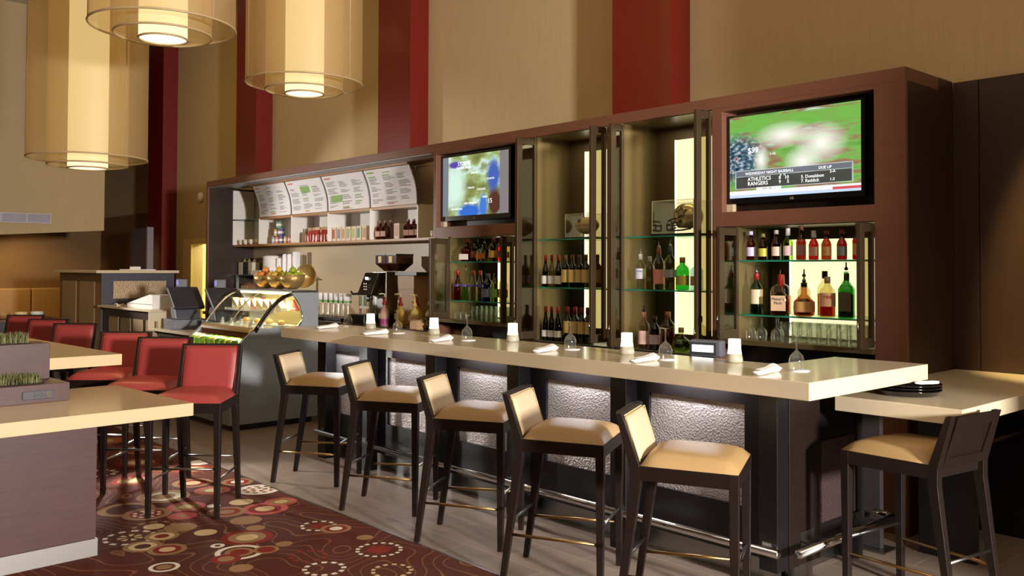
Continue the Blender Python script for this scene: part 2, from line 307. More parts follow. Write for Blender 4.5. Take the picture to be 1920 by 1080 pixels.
# ---------------------------------------------------------------- mesh helpers
class MB:
    def __init__(s): s.v = []; s.f = []; s.sm = []; s.mi = []
    def add(s, vs, fs, smooth=False, mi=0):
        b = len(s.v); s.v += [tuple(v) for v in vs]
        for f in fs: s.f.append(tuple(b+i for i in f)); s.sm.append(smooth); s.mi.append(mi)
        return s
    def box(s, x0, x1, y0, y1, z0, z1, mi=0):
        vs = [(x, y, z) for z in (z0, z1) for y in (y0, y1) for x in (x0, x1)]
        return s.add(vs, [(0, 2, 3, 1), (4, 5, 7, 6), (0, 1, 5, 4), (1, 3, 7, 5), (3, 2, 6, 7), (2, 0, 4, 6)], False, mi)
    def hexa(s, lo, hi, mi=0):          # two quads, lower and upper, both counter-clockwise
        return s.add(list(lo)+list(hi), [(3, 2, 1, 0), (4, 5, 6, 7), (0, 1, 5, 4), (1, 2, 6, 5), (2, 3, 7, 6), (3, 0, 4, 7)], False, mi)
    def prism(s, poly, a0, a1, axis='z', mi=0, smooth=False):
        n = len(poly)
        P = {'z': lambda p, a: (p[0], p[1], a), 'x': lambda p, a: (a, p[0], p[1]), 'y': lambda p, a: (p[0], a, p[1])}[axis]
        vs = [P(p, a0) for p in poly]+[P(p, a1) for p in poly]
        s.add(vs, [tuple(range(n-1, -1, -1)), tuple(range(n, 2*n))], False, mi)
        b = len(s.v)-2*n
        for i in range(n):
            j = (i+1) % n; s.f.append((b+i, b+j, b+n+j, b+n+i)); s.sm.append(smooth); s.mi.append(mi)
        return s
    def lathe(s, prof, n=20, c=(0, 0, 0), mi=0, smooth=True, sq=0.):
        vs = []; fs = []
        for r, z in prof:
            for k in range(n):
                a = 2*PI*k/n; cx, sy = math.cos(a), math.sin(a)
                if sq:
                    q = (abs(cx)**sq+abs(sy)**sq)**(-1/sq)
                    cx, sy = cx*q, sy*q
                vs.append((c[0]+r*cx, c[1]+r*sy, c[2]+z))
        for i in range(len(prof)-1):
            for k in range(n):
                k2 = (k+1) % n; fs.append((i*n+k, i*n+k2, (i+1)*n+k2, (i+1)*n+k))
        if prof[0][0] > 1e-4 and prof[0][0] < 9 and s.cap: fs.append(tuple(range(n-1, -1, -1)))
        if prof[-1][0] > 1e-4 and s.cap: fs.append(tuple((len(prof)-1)*n+k for k in range(n)))
        return s.add(vs, fs, smooth, mi)
    cap = True
    def open(s): s.cap = False; return s
    def tube(s, pts, r, n=8, mi=0):
        pts = [Vector(p) for p in pts]; vs = []; fs = []
        up = Vector((0, 0, 1))
        for i, p in enumerate(pts):
            d = (pts[min(i+1, len(pts)-1)]-pts[max(i-1, 0)]).normalized()
            u = up if abs(d.dot(up)) < .95 else Vector((1, 0, 0))
            a = d.cross(u).normalized(); b = a.cross(d)
            rr = r[i] if isinstance(r, (list, tuple)) else r
            for k in range(n):
                t = 2*PI*k/n; vs.append(p+a*(rr*math.cos(t))+b*(rr*math.sin(t)))
        for i in range(len(pts)-1):
            for k in range(n):
                k2 = (k+1) % n; fs.append((i*n+k, i*n+k2, (i+1)*n+k2, (i+1)*n+k))
        fs.append(tuple(range(n-1, -1, -1))); fs.append(tuple((len(pts)-1)*n+k for k in range(n)))
        return s.add(vs, fs, True, mi)
    def torus(s, R_, r, z=0, n=40, k=8, c=(0, 0), mi=0):
        vs = []; fs = []
        for i in range(n):
            a = 2*PI*i/n
            for j in range(k):
                b = 2*PI*j/k; q = R_+r*math.cos(b); vs.append((c[0]+q*math.cos(a), c[1]+q*math.sin(a), z+r*math.sin(b)))
        for i in range(n):
            for j in range(k):
                fs.append((i*k+j, ((i+1) % n)*k+j, ((i+1) % n)*k+(j+1) % k, i*k+(j+1) % k))
        return s.add(vs, fs, True, mi)
    def ball(s, c, r, n=14, sx=1, sy=1, sz=1, mi=0):
        prof = []; m = n//2
        vs = []; fs = []
        for i in range(m+1):
            t = PI*i/m
            for k in range(n):
                a = 2*PI*k/n; vs.append((c[0]+sx*r*math.sin(t)*math.cos(a), c[1]+sy*r*math.sin(t)*math.sin(a), c[2]-sz*r*math.cos(t)))
        for i in range(m):
            for k in range(n):
                k2 = (k+1) % n; fs.append((i*n+k, i*n+k2, (i+1)*n+k2, (i+1)*n+k))
        return s.add(vs, fs, True, mi)
    def sheet(s, fn, nu, nv, smooth=True, mi=0):
        vs = [fn(i/nu, j/nv) for j in range(nv+1) for i in range(nu+1)]
        fs = [(j*(nu+1)+i, j*(nu+1)+i+1, (j+1)*(nu+1)+i+1, (j+1)*(nu+1)+i) for j in range(nv) for i in range(nu)]
        return s.add(vs, fs, smooth, mi)
    def build(s, name, m, parent=None, bevel=0., mods=None):
        me = bpy.data.meshes.new(name); me.from_pydata(s.v, [], s.f); me.update()
        me.polygons.foreach_set('use_smooth', s.sm); me.polygons.foreach_set('material_index', s.mi)
        for mm in (m if isinstance(m, (list, tuple)) else [m]): me.materials.append(mm if not isinstance(mm, str) else M[mm])
        bm = bmesh.new(); bm.from_mesh(me); bmesh.ops.remove_doubles(bm, verts=bm.verts, dist=1e-6); bmesh.ops.recalc_face_normals(bm, faces=bm.faces); bm.to_mesh(me); bm.free()
        o = bpy.data.objects.new(name, me); COL.objects.link(o)
        if parent: o.parent = parent
        if bevel:
            b = o.modifiers.new('bevel', 'BEVEL'); b.width = bevel; b.segments = 2; b.limit_method = 'ANGLE'; b.angle_limit = R(40); b.harden_normals = False
        return o
def bx(name, m, x0, x1, y0, y1, z0, z1, parent=None, bevel=0.):
    return MB().box(x0, x1, y0, y1, z0, z1).build(name, m, parent, bevel)
def tag(o, label, cat, group=None, kind=None):
    o['label'] = label; o['category'] = cat
    if group: o['group'] = group
    if kind: o['kind'] = kind
    return o
def struct(o, label=None, cat=None):
    o['kind'] = 'structure'
    if label: o['label'] = label
    if cat: o['category'] = cat
    return o
def thing(name, label, cat, loc=(0, 0, 0), rz=0., group=None):
    o = bpy.data.objects.new(name, None); COL.objects.link(o); o.empty_display_size = .1
    o.location = loc; o.rotation_euler = (0, 0, rz)
    return tag(o, label, cat, group)
def copy_tree(o, parent=None):
    c = o.copy(); COL.objects.link(c)
    if parent: c.parent = parent
    for ch in [x for x in o.children]: copy_tree(ch, c)
    return c
def dup(o, loc, label, rz=None, group=None):
    c = copy_tree(o); c.location = loc
    if rz is not None: c.rotation_euler = (0, 0, rz)
    c['label'] = label
    if group: c['group'] = group
    return c
def lettering(txt, size, m, parent, loc, rot, ext=.0004, align='LEFT', name='lettering'):
    cu = bpy.data.curves.new('t', 'FONT'); cu.body = txt; cu.size = size; cu.extrude = ext; cu.align_x = align; cu.resolution_u = 2
    to = bpy.data.objects.new('t', cu); COL.objects.link(to)
    dg = bpy.context.evaluated_depsgraph_get(); me = bpy.data.meshes.new_from_object(to.evaluated_get(dg))
    bpy.data.objects.remove(to); me.materials.clear(); me.materials.append(M[m] if isinstance(m, str) else m)
    o = bpy.data.objects.new(name, me); COL.objects.link(o); o.parent = parent; o.location = loc; o.rotation_euler = rot
    return o
FR = (R(90), 0, 0)       # text facing -Y

# ================================================================ the setting
YW = 2.434; ZC = 2.748; CEIL = 5.53
struct(bx('floor', 'tile', -17.5, 7, -9, 3.2, -.06, 0))
struct(bx('shade_wall', 'wall', 2.7, 2.85, .30, YW-.002, .001, CEIL))  # wall added out of view to shade the cabinet end
cp = bx('carpet', 'carpet', -12.5, 4.5, -8.9, -.50, .0005, .008); struct(cp, 'brown and red carpet printed with rings and contour lines', 'carpet')
struct(bx('trim_1', 'steel', -12.5, 4.5, -.4995, -.484, .0005, .009), 'thin metal strip between carpet and tile', 'trim')
w = MB().box(-17.4, -12.30, YW, 2.6, 0, CEIL).box(-11.25, 7, YW, 2.6, 0, CEIL).box(-12.30, -11.25, YW, 2.6, 1.93, CEIL)
struct(w.build('wall_back', 'wall'))
struct(bx('ceiling', 'ceil', -17.5, 7, -9, 2.6, CEIL+.002, CEIL+.1))
# red lacquered pilasters
for i, (x, z0) in enumerate(((-2.435, ZC+.001), (-5.97, ZC+.001), (-9.61, ZC+.001), (-12.99, .001))):
    struct(bx('pilaster', 'red_gloss', x-.62, x, 2.187, YW-.001, z0, CEIL), 'red lacquered pilaster on the beige wall', 'pilaster')
# dark wainscot right of the cabinet
struct(MB().box(-.358, -.207, 2.395, YW-.001, 0, 2.742).box(-.201, 7, 2.395, YW-.001, 0, 2.742).build('wainscot', 'panel'), 'dark brown wall panelling right of the bar cabinet', 'panelling')
# bulkhead at the far left, recess behind
bh = MB().prism([(-9, 2.0), (-.2, 2.03), (1.277, 2.135), (1.277, CEIL), (-9, CEIL)], -13.2, -13.0, 'x')
struct(bh.build('wall_left', 'wall'))
struct(bx('wall_far', 'brown_wall', -17.0, -16.7, -9, YW-.001, 0, CEIL))
struct(bx('wall_recess', 'brown_wall', -16.69, -13.65, YW-.03, YW-.001, 0, 2.52))
struct(bx('ceiling_recess', 'brown_wall', -16.69, -13.21, -9, 1.2, 2.42, 2.46))
# doorway with a lit room behind
struct(MB().box(-12.62, -12.30, YW-.03, YW-.001, 0, 2.02).box(-12.30, -11.2, YW-.03, YW-.001, 1.93, 2.02).build('trim_2', flat('cream_door_trim', 205, 178, 110)))
dr = MB().box(-13.2, -10.4, 3.9, 4.0, 0, 2.6).box(-13.3, -13.2, 2.6, 4.0, 0, 2.6).box(-10.4, -10.3, 2.6, 4.0, 0, 2.6).box(-13.3, -10.3, 2.6, 4.0, 2.6, 2.7).box(-13.3, -10.3, 2.6, 4.0, -.05, 0)
struct(dr.build('wall_side_room', 'lit_room'))
sd = thing('smoke_alarm', 'small white round alarm on the wall left of the menu cabinet', 'alarm', (-11.96, YW-.001, 2.68))
MB().lathe([(.075, 0), (.075, .03), (.06, .055), (.001, .06)], 20).build('cover', 'white', sd).rotation_euler = (R(90), 0, 0)
# air grille
gr = thing('wall_vent', 'long white air grille high on the far left wall', 'vent', (-12.998, 0, 2.29))
MB().box(.001, .012, -.9, .493, -.07, .07).build('backing', flat('grille_shadow', 96, 92, 100), gr)
f = MB().box(.012, .024, -.9, .493, .06, .072).box(.012, .024, -.9, .493, -.072, -.06)
for y in (-.9, -.55, -.2, .147, .48): f.box(.012, .024, y, y+.012, -.06, .06)
f.build('frame', flat('grille_white', 196, 190, 200), gr)
f = MB()
for i in range(7): f.box(.012, .02, -.89, .48, -.052+i*.016, -.044+i*.016)
f.build('louvre', flat('grille_white', 196, 190, 200), gr)
# grey partition fin
pf = thing('partition_fin', 'tall grey partition behind the host stand before the red pilaster', 'partition', (-13.2, 1.95, 0))
bx('panel', 'slate', -.40, .30, -.04, .04, 0, 2.2, pf); bx('edge_post', flat('slate_edge', 128, 120, 132), .30, .36, -.05, .05, 0, 2.21, pf)
# banquette and console far left
bq = thing('banquette', 'tan tufted banquette along the far left wall', 'banquette', (-16.69, 0, 0))
bx('base', 'espresso', .001, .55, -6, 2.35, 0, .42, bq); bx('seat', 'tan_vinyl', .001, .58, -6, 2.35, .42, .52, bq, .02)
for i in range(14): bx('back_cushion', 'tan_vinyl', .001, .14, 2.33-.6*(i+1)+.01, 2.33-.6*i, .53, 1.16, bq, .03)
cs = thing('console', 'dark low console standing beyond the red stools at far left', 'console', (-11.9, -.2, 0))
bx('body', 'black_wood', -.3, .3, -.9, .44, 0, .80, cs); bx('top', flat('brown_top', 96, 52, 36), -.32, .32, -.92, .46, .80, .84, cs, .005)
bx('divider', 'slate', -.30, -.24, -.9, -.35, .84, 1.42, cs)
for i, (y, c, lab) in enumerate(((-.42, (176, 130, 84), 'tan bowl on the far console, nearest the grey divider'), (-.2, (214, 192, 140), 'cream bowl on the far console, between two other bowls'), (0.0, (206, 214, 206), 'pale grey green bowl on the far console, right of two bowls'))):
    b = thing('bowl', lab, 'bowl', (-11.75, y, .842), 0, 'bowls on the console')
    MB().lathe([(.03, 0), (.05, .004), (.08, .05), (.083, .09), (.078, .09), (.07, .05), (.001, .02)], 18).build('bowl_shell', flat('bowl_%d' % i, *c), b)

# ================================================================ bar cabinet
cab = thing('bar_cabinet', 'long brown back bar cabinet with lit bays, niches and menu recess', 'cabinet', (0, 0, 0))
YF, YB = 1.724, 2.16
def P(name, m, x0, x1, y0, y1, z0, z1, bevel=.002): return bx(name, m, x0, x1, y0, y1, z0, z1, cab, bevel)
P('header', 'cab', -10.15, -.36, YF, YB+.02, 2.668, ZC)
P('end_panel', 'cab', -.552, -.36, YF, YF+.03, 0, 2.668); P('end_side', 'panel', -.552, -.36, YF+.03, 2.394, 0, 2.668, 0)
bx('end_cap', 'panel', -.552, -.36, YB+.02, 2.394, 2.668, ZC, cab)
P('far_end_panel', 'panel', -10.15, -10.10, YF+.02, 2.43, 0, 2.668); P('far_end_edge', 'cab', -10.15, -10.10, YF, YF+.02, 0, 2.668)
# posts and rails of the front
P('post', 'cab', -1.72, -1.636, YF, 1.90, 1.845, 2.668); P('post', 'cab', -1.72, -1.692, YF, YB, 0, 1.845)
P('post', 'cab', -2.70, -2.546, YF, YB, .955, 2.668); P('post', 'bronze_dark', -3.765, -3.51, YF, YB, 0, 2.668)
P('post', 'cab', -4.93, -4.885, YF, YB, 0, 2.668)
P('rail', 'cab', -1.636, -.552, YF, 1.90, 1.845, 1.945); P('rail', 'cab', -4.884, -3.766, YF, 1.90, 1.845, 1.945)
P('rail', 'cab', -1.636, -.552, YF, 1.90, 2.64, 2.668); P('rail', 'cab', -4.884, -3.766, YF, 1.90, 2.64, 2.668)
for x0, x1 in ((-1.636, -.552), (-4.884, -3.766)):
    P('niche_back', 'panel', x0, x1, 1.90, 1.92, 1.845, 2.668, 0)
# display bays: back frame, lit panel, satin lining
def bay(x0, x1, z0, z1, px0, px1, pz0, pz1):
    b = MB().box(x0, px0, YB-.02, YB, z0, z1).box(px1, x1, YB-.02, YB, z0, z1).box(px0, px1, YB-.02, YB, z0, pz0).box(px0, px1, YB-.02, YB, pz1, z1)
    b.build('bay_back', pbr('bay_frame', S(84, 68, 42), .5), cab) if 'bay_frame' not in bpy.data.materials else b.build('bay_back', bpy.data.materials['bay_frame'], cab)
    bx('light_panel', 'lum', px0, px1, YB-.012, YB-.002, pz0, pz1, cab)
    bx('light_strip', 'led', px0, px0+.012, YB-.018, YB-.013, pz0, pz1, cab)
    bx('bay_side', 'bronze', x0, x0+.006, YF+.02, YB-.02, z0, z1, cab); bx('bay_side', 'bronze', x1-.006, x1, YF+.02, YB-.02, z0, z1, cab)
    bx('bay_top', 'bronze', x0+.006, x1-.006, YF+.02, YB-.02, z1-.006, z1, cab)
bay(-3.51, -2.70, .955, 2.668, -3.33, -2.84, 1.05, 2.56)
bay(-2.546, -1.72, .955, 2.668, -2.365, -1.86, 1.05, 2.56)
bay(-1.525, -.552, 1.08, 1.845, -1.37, -.68, 1.09, 1.76)
bay(-4.70, -3.765, 1.08, 1.845, -4.46, -3.90, 1.09, 1.76)
P('jamb', 'bronze_dark', -1.692, -1.525, YF+.004, YB, 1.08, 1.845, 0); P('jamb', 'bronze_dark', -4.884, -4.701, YF+.004, YB, 1.08, 1.845, 0)
for x0, x1, zs in ((-3.503, -2.707, (1.80, 1.40)), (-2.539, -1.727, (1.80, 1.40)), (-1.518, -.559, (1.615, 1.25)), (-4.693, -3.772, (1.617, 1.255))):
    for z in zs:
        s_ = bx('glass_shelf', 'glass_edge', x0, x1, YF+.034, YB-.03, z-.011, z-.001, cab); bx('shelf_edge', 'edge_green', x0, x1, YF+.028, YF+.0338, z-.012, z-.001, s_)
# sills and lower part
P('sill', 'bronze', -1.636, -.552, YF-.03, YB, 1.045, 1.079); P('sill', 'bronze', -4.884, -3.766, YF-.03, YB, 1.045, 1.079)
P('sill', 'steel', -3.51, -1.722, YF-.03, YB, .918, .954)
P('base_cabinet', 'black_wood', -3.51, -1.722, YF+.02, YB, .0, .917, 0)
P('recess_back', 'black', -1.69, -.552, 2.05, YB, 0, 1.044, 0); P('recess_back', 'black', -4.884, -3.765, 2.05, YB, 0, 1.044, 0)
# glass doors, standing open at right angles
def door(hx, z0, z1, y0, right):
    t = .026
    x0, x1 = (hx-t, hx) if right else (hx, hx+t)
    fw = .052
    d = MB().box(x0, x1, y0, y0+fw, z0, z1).box(x0, x1, YF-.004-fw*.6, YF-.004, z0, z1).box(x0, x1, y0+fw, YF-.004-fw*.6, z1-.05, z1).box(x0, x1, y0+fw, YF-.004-fw*.6, z0, z0+.06)
    o = d.build('glass_door', 'bronze_dark', cab, .002)
    bx('door_pane', 'door_glass', (x0+x1)/2-.004, (x0+x1)/2+.004, y0+fw, YF-.004-fw*.6, z0+.06, z1-.05, o)
    MB().tube([((x0+x1)/2, y0-.004, z0+.10), ((x0+x1)/2, y0-.012, z0+.13), ((x0+x1)/2, y0-.004, z0+.16)], .004, 6).build('handle', 'chrome', o)
    MB().box((x0+x1)/2-.01, (x0+x1)/2+.01, y0+.01, y0+.03, z0-.014, z0).build('pivot', 'steel', o)
for a in ((-3.51, .97, 2.64, 1.50, 0), (-2.70, .985, 2.65, 1.55, 1), (-2.546, .97, 2.65, 1.575, 0), (-1.72, .985, 2.65, 1.55, 1),
          (-1.525, 1.09, 1.83, 1.50, 0), (-.55, 1.085, 1.83, 1.545, 1), (-4.70, 1.09, 1.83, 1.50, 0), (-3.762, 1.085, 1.83, 1.58, 1)): door(*a)
# menu recess
P('soffit_board', flat('pale_soffit', 196, 196, 205), -10.10, -4.93, YF+.02, 1.95, 2.66, 2.667, 0)
P('splashback', 'splash', -10.099, -4.931, 2.41, 2.43, .957, 2.668, 0)
P('splash_side', 'olive_lam', -4.937, -4.931, YF+.03, 2.41, .957, 2.66, 0)
P('back_upper', 'panel', -10.10, -4.93, 2.431, 2.433, 0, 2.668, 0)

# cubby shelf unit under the menu boards
cu = thing('shelf_unit', 'white open cubby shelf under the menu boards', 'shelf', (0, 0, 0))
bx('shelf_board', 'orange_trim', -10.09, -5.0, 2.09, 2.40, 1.845, 1.872, cu, .002)
for x in (-10.095, -9.30, -8.40, -7.505, -6.588, -5.69):
    bx('divider', 'white_lam', x, x+.018, 2.085, 2.405, 1.873, 2.215, cu)
bx('top_board', 'white_lam', -9.30, -5.69, 2.125, 2.405, 2.216, 2.230, cu); bx('glass_shelf', 'glass_edge', -10.07, -9.31, 2.10, 2.40, 2.216, 2.226, cu)
bx('back_board', 'white_lam', -10.07, -5.70, 2.392, 2.404, 1.873, 2.215, cu)
bx('end_panel', 'white_lam', -10.095, -10.08, 2.085, 2.405, 2.233, 2.64, cu)
bx('top_rail', 'orange_trim', -9.33, -5.71, 1.965, 2.0, 2.6435, 2.662, cu); bx('bottom_rail', 'orange_trim', -9.30, -5.69, 2.09, 2.115, 2.200, 2.2285, cu)

# menu boards, curved, printed
def menu(x0, x1, label, seed, art=False):
    random.seed(seed)
    t = thing('menu_board', label, 'sign', (x0, 2.0, 2.235), 0, 'menu boards above the coffee counter')
    W = x1-x0-.02
    def surf(u, v, off=0.):
        a = v
        y = .105-.105*(1-(1-a)**1.0)*1.0-.03*math.sin(PI*a)*-1
        return (u*W, y-off*.97, a*.405+off*-.2)
    b = MB().sheet(lambda u, v: surf(u, v), 1, 12).sheet(lambda u, v: surf(u, v, -.008), 1, 12)
    def mark(mi, u0, u1, v0, v1): b.sheet(lambda u, v: surf(u0+(u1-u0)*u, v0+(v1-v0)*v, .004), 1, 1, True, mi)
    for c in range(3):
        u = .06+c*.31; v = .84-random.random()*.08
        while v > .1:
            if random.random() < .3:
                mark(2, u, u+.15, v-.03, v); v -= .055
            for _ in range(random.randint(2, 5)):
                uu = u; ue = u+.10+random.random()*.14
                while uu < ue:
                    wd = .012+random.random()*.03; mark(1, uu, min(ue, uu+wd), v-.013, v); uu += wd+.007
                v -= .034
                if v < .1: break
            v -= .05
    mark(3 if not art else 2, .06, .2, .90, .94)
    if seed in (2, 3): mark(2, .36 if seed == 2 else .1, .6 if seed == 2 else .36, .62 if seed == 2 else .24, .80 if seed == 2 else .44)
    else: mark(2, .4, .55, .885, .91)
    mark(3, .4, .52, .05, .08)
    b.build('board', ['paper', 'ink', 'ink_green', 'ink_orange'], t)
    e = MB(); e.sheet(lambda u, v: (W+.003+.01*u, surf(0, v)[1]-.006, surf(0, v)[2]), 1, 12); e.build('edge_trim', 'ink', t)
menu(-9.31, -8.42, 'curved white menu board with orange heading, farthest left of four', 1)
menu(-8.415, -7.52, 'curved white menu board with a green box near its top, second from left', 2)
menu(-7.515, -6.60, 'curved white menu board with a green box low on its left', 3)
menu(-6.595, -5.70, 'curved white menu board nearest the television, rightmost of four', 4, True)

# things on the cubby shelf
ZS = 1.873
def cx(x): return 2.0047+(x-2.0047)*.9844
mug = None
def mug_make(label, loc, group=None):
    t = thing('coffee_mug', label, 'mug', loc, 0, group)
    MB().open().lathe([(.001, .002), (.028, .0), (.04, .015), (.044, .07), (.041, .07), (.036, .015), (.001, .008)], 18).build('cup', 'white', t)
    MB().tube([(.041, 0, .058), (.062, 0, .055), (.066, 0, .035), (.058, 0, .02), (.038, 0, .018)], .005, 6).build('handle', 'white', t)
    return t
ws = ['leftmost of four', 'second from left of four', 'third from left of four', 'rightmost of four']
for i, x in enumerate((-9.98, -9.83, -9.66, -9.48)):
    l = 'white coffee mug in the first cubby, '+ws[i]
    mug = mug_make(l, (x, 2.17, ZS), 'white mugs in the cubby') if i == 0 else dup(mug, (x, 2.17, ZS), l)
mg = mug_make('cream coffee mug alone at the right end of the cubby shelf', (-5.50, 2.17, ZS))
canc = [(176, 180, 200), (206, 130, 120), (90, 100, 170), (214, 180, 90), (204, 130, 160), (190, 120, 170)]
def can(name, label, loc, c, group):
    t = thing(name, label, 'tin', loc, 0, group)
    MB().lathe([(.042, 0), (.044, .004), (.044, .084), (.042, .088)], 16).build('tin_body', flat('tin_%d_%d_%d' % c, *c), t)
    MB().lathe([(.0435, .0885), (.045, .089), (.045, .098), (.04, .1)], 16).build('lid', 'steel', t)
    MB().open().lathe([(.0446, .03), (.0446, .06)], 16).build('band', flat('tin_band', 230, 226, 220), t)
cw = ['leftmost', 'second', 'third', 'fourth', 'fifth', 'sixth']
for i, x in enumerate((-9.22, -9.12, -9.01, -8.88, -8.77, -8.66)):
    can('gift_tin', 'small patterned tin, %s along the bottom row of stacked tins' % cw[i], (cx(x)+.02, 2.19, ZS), canc[i], 'patterned tins in the cubby')
for i, (x, lab) in enumerate(((-9.16, 'left tin of the upper row of stacked tins'), (-9.05, 'right tin of the upper row of stacked tins'))):
    can('gift_tin', 'small patterned '+lab, (cx(x)+.02, 2.19, ZS+.101), canc[3-i], 'patterned tins in the cubby')
can('gift_tin', 'green tin topping the stacked tins in the cubby', (cx(-9.10)+.02, 2.19, ZS+.202), (110, 160, 130), 'patterned tins in the cubby')
can('gift_tin', 'blue tin stacked at the right side of the tin cubby', (cx(-8.66)+.02, 2.19, ZS+.101), (130, 140, 180), 'patterned tins in the cubby')
bt = thing('bread_loaf_box', 'brown card box at the left of the snack bags cubby', 'box', (-8.22, 2.22, ZS))
MB().prism([(-.06, 0), (.06, 0), (.055, .10), (.02, .14), (-.05, .12)], -.05, .05, 'y').build('card', flat('brown_card', 128, 88, 60), bt)
for i in range(6):
    t = thing('snack_bag', 'red striped snack bag, %s along the cubby row' % cw[i], 'bag', (-8.11+i*.10, 2.19+.01*(i % 2), ZS), R(8*(i % 3-1)), 'striped snack bags')
    def bag(u, v):
        a = 2*PI*u; k = (1-.75*max(0, (v-.55)/.45)); return (.045*math.cos(a)*(1.05-.1*v), .035*math.sin(a)*k, .15*v)
    MB().sheet(bag, 16, 8).build('bag_body', flat('red_stripe', 170, 52, 46, .3), t)
    bx('twist_top', flat('tan_twist', 190, 150, 110), -.045, .045, -.006, .006, .15, .185, t)
    for k in (-.03, 0, .03): bx('stripe', flat('bag_white', 230, 215, 205), k-.006, k+.006, -.042, -.0405, .02, .09, t) if k else None
tc_ = [(176, 50, 48), (130, 130, 150), (190, 150, 80), (150, 170, 120), (180, 180, 90), (60, 140, 100), (190, 140, 90)]
tn = ['red', 'grey', 'gold', 'pale green', 'yellow', 'green', 'tan']
for i, x in enumerate((-7.606, -7.489, -7.385, -7.278, -7.16, -7.05, -6.93)):
    t = thing('tea_carton', 'slim cream carton with %s panel in the tea cubby row' % tn[i], 'box', (cx(x)+.02, 2.17, ZS), 0, 'tea cartons')
    bx('carton', flat('carton_cream', 220, 205, 180), -.045, .045, -.04, .06, 0, .165, t); bx('front_panel', flat('tea_%d' % i, *tc_[i]), -.03, .03, -.0415, -.0402, .03, .14, t)

# ---------------------------------------------------------------- bottles
def bottle(kind, label, loc, h, w, glass, cap=None, lab=None, liquid=None, level=.6, cat='bottle', group=None, pour=None, text=None, textm='ink', neck=None, name='liquor_bottle', lz=None, rz=0.):
    r = w/2
    t = thing(name, label, cat, loc, rz or R(14 if kind in ('square', 'flask') else 32), group)
    sq = 0.
    if kind == 'bordeaux': pr = [(.9*r, 0), (r, .01*h), (r, .60*h), (.9*r, .67*h), (.40*r, .76*h), (.36*r, .99*h), (.38*r, h)]
    elif kind == 'burgundy': pr = [(.9*r, 0), (r, .01*h), (r, .45*h), (.86*r, .55*h), (.45*r, .74*h), (.36*r, .82*h), (.36*r, h)]
    elif kind == 'beer': pr = [(.9*r, 0), (r, .02*h), (r, .54*h), (.8*r, .64*h), (.46*r, .75*h), (.40*r, .96*h), (.44*r, h)]
    elif kind == 'square': sq = 5.; pr = [(.95*r, 0), (r, .02*h), (r, .66*h), (.8*r, .73*h), (.34*r, .79*h), (.32*r, h)]
    elif kind == 'round': pr = [(.7*r, 0), (.95*r, .05*h), (r, .28*h), (.92*r, .46*h), (.55*r, .6*h), (.30*r, .68*h), (.26*r, h)]
    elif kind == 'flask': sq = 3.; pr = [(.8*r, 0), (.9*r, .03*h), (r, .48*h), (.9*r, .57*h), (.4*r, .68*h), (.25*r, .72*h), (.22*r, h)]
    elif kind == 'stub': pr = [(.9*r, 0), (r, .03*h), (r, .60*h), (.85*r, .72*h), (.42*r, .80*h), (.36*r, h)]
    else: pr = [(.9*r, 0), (r, .02*h), (r, .62*h), (.88*r, .70*h), (.42*r, .80*h), (.34*r, .86*h), (.34*r, h)]
    MB().lathe(pr, 20, sq=sq).build('bottle_body', glass, t)
    if liquid:
        L = [(q*.93, max(.008, z)) for q, z in pr if z < level*h]
        # radius at the fill level
        for (q0, z0), (q1, z1) in zip(pr, pr[1:]):
            if z0 <= level*h <= z1: L.append((.93*(q0+(q1-q0)*(level*h-z0)/max(1e-6, z1-z0)), level*h)); break
        MB().lathe(L, 20, sq=sq).build('liquid', liquid, t)
    z0, z1 = lz or (.16, .46)
    if lab:
        k = 1.02*r
        if sq: MB().box(-.8*r, .8*r, -1.06*r, -1.02*r, z0*h, z1*h).build('paper_label', lab, t)
        else:
            def sh(u, v):
                a = -PI/2+(u-.5)*2.5; return (k*math.cos(a), k*math.sin(a), (z0+(z1-z0)*v)*h)
            MB().sheet(sh, 12, 1).build('paper_label', lab, t)
    if cap:
        q = pr[-1][0]*1.12; zc = h*(neck or .86)
        MB().lathe([(q, zc), (q, h+.004), (q*.9, h+.008)], 14).build('cap', cap, t)
    if pour:
        MB().lathe([(.009, h+.008), (.012, h+.013), (.012, h+.022), (.005, h+.03), (.004, h+.06)], 10).build('pour_spout', pour, t)
    if text: lettering(text[0], text[1], textm, t, (0, -1.10*r, text[2]), FR, .0003, 'CENTER')
    return t
def xs(x): return 2.0047+(x-2.0047)*.9851
YR = 1.79
cream, wlab, tanl = flat('label_cream', 226, 208, 168), flat('label_white', 236, 230, 222), flat('label_tan', 214, 186, 122)
redc, dkc, silv, goldc = flat('capsule_red', 158, 24, 26), flat('cap_black', 26, 22, 22), flat('foil_silver', 200, 200, 196, .25), flat('foil_gold', 196, 160, 80, .25)
pourm, pourb = M['steel'], M['black']
dkg, dgreen, ylw = tg(52, 50, 34), tg(70, 120, 60), tg(196, 176, 70)
# beer row, upper shelf of the right niche
bc = [((168, 60, 40), (200, 190, 220), 'white and lavender label', (196, 190, 226)), ((150, 70, 30), (196, 186, 60), 'yellow green label', (130, 120, 40)), ((214, 140, 50), (226, 200, 180), 'pale oval label over amber', (190, 180, 160)), ((150, 190, 60), (220, 190, 190), 'pink label, pale foil and green glass', (220, 220, 205)),
      ((150, 60, 30), (150, 110, 100), 'blue and orange label', (110, 60, 40)), ((170, 50, 40), (190, 150, 130), 'silver foil neck', (222, 216, 206)), ((160, 80, 40), (170, 120, 70), 'brown label', (120, 50, 36)), ((140, 30, 30), (104, 112, 116), 'slate blue label', (130, 40, 36)), ((150, 30, 26), (206, 160, 96), 'orange tan label, taller than the rest', (150, 40, 34))]
bxs = [-1.504, -1.409, -1.307, -1.219, -1.122, -1.032, -.943, -.837, -.732]; bh_ = [.188, .169, .19, .2, .21, .178, .178, .178, .213]
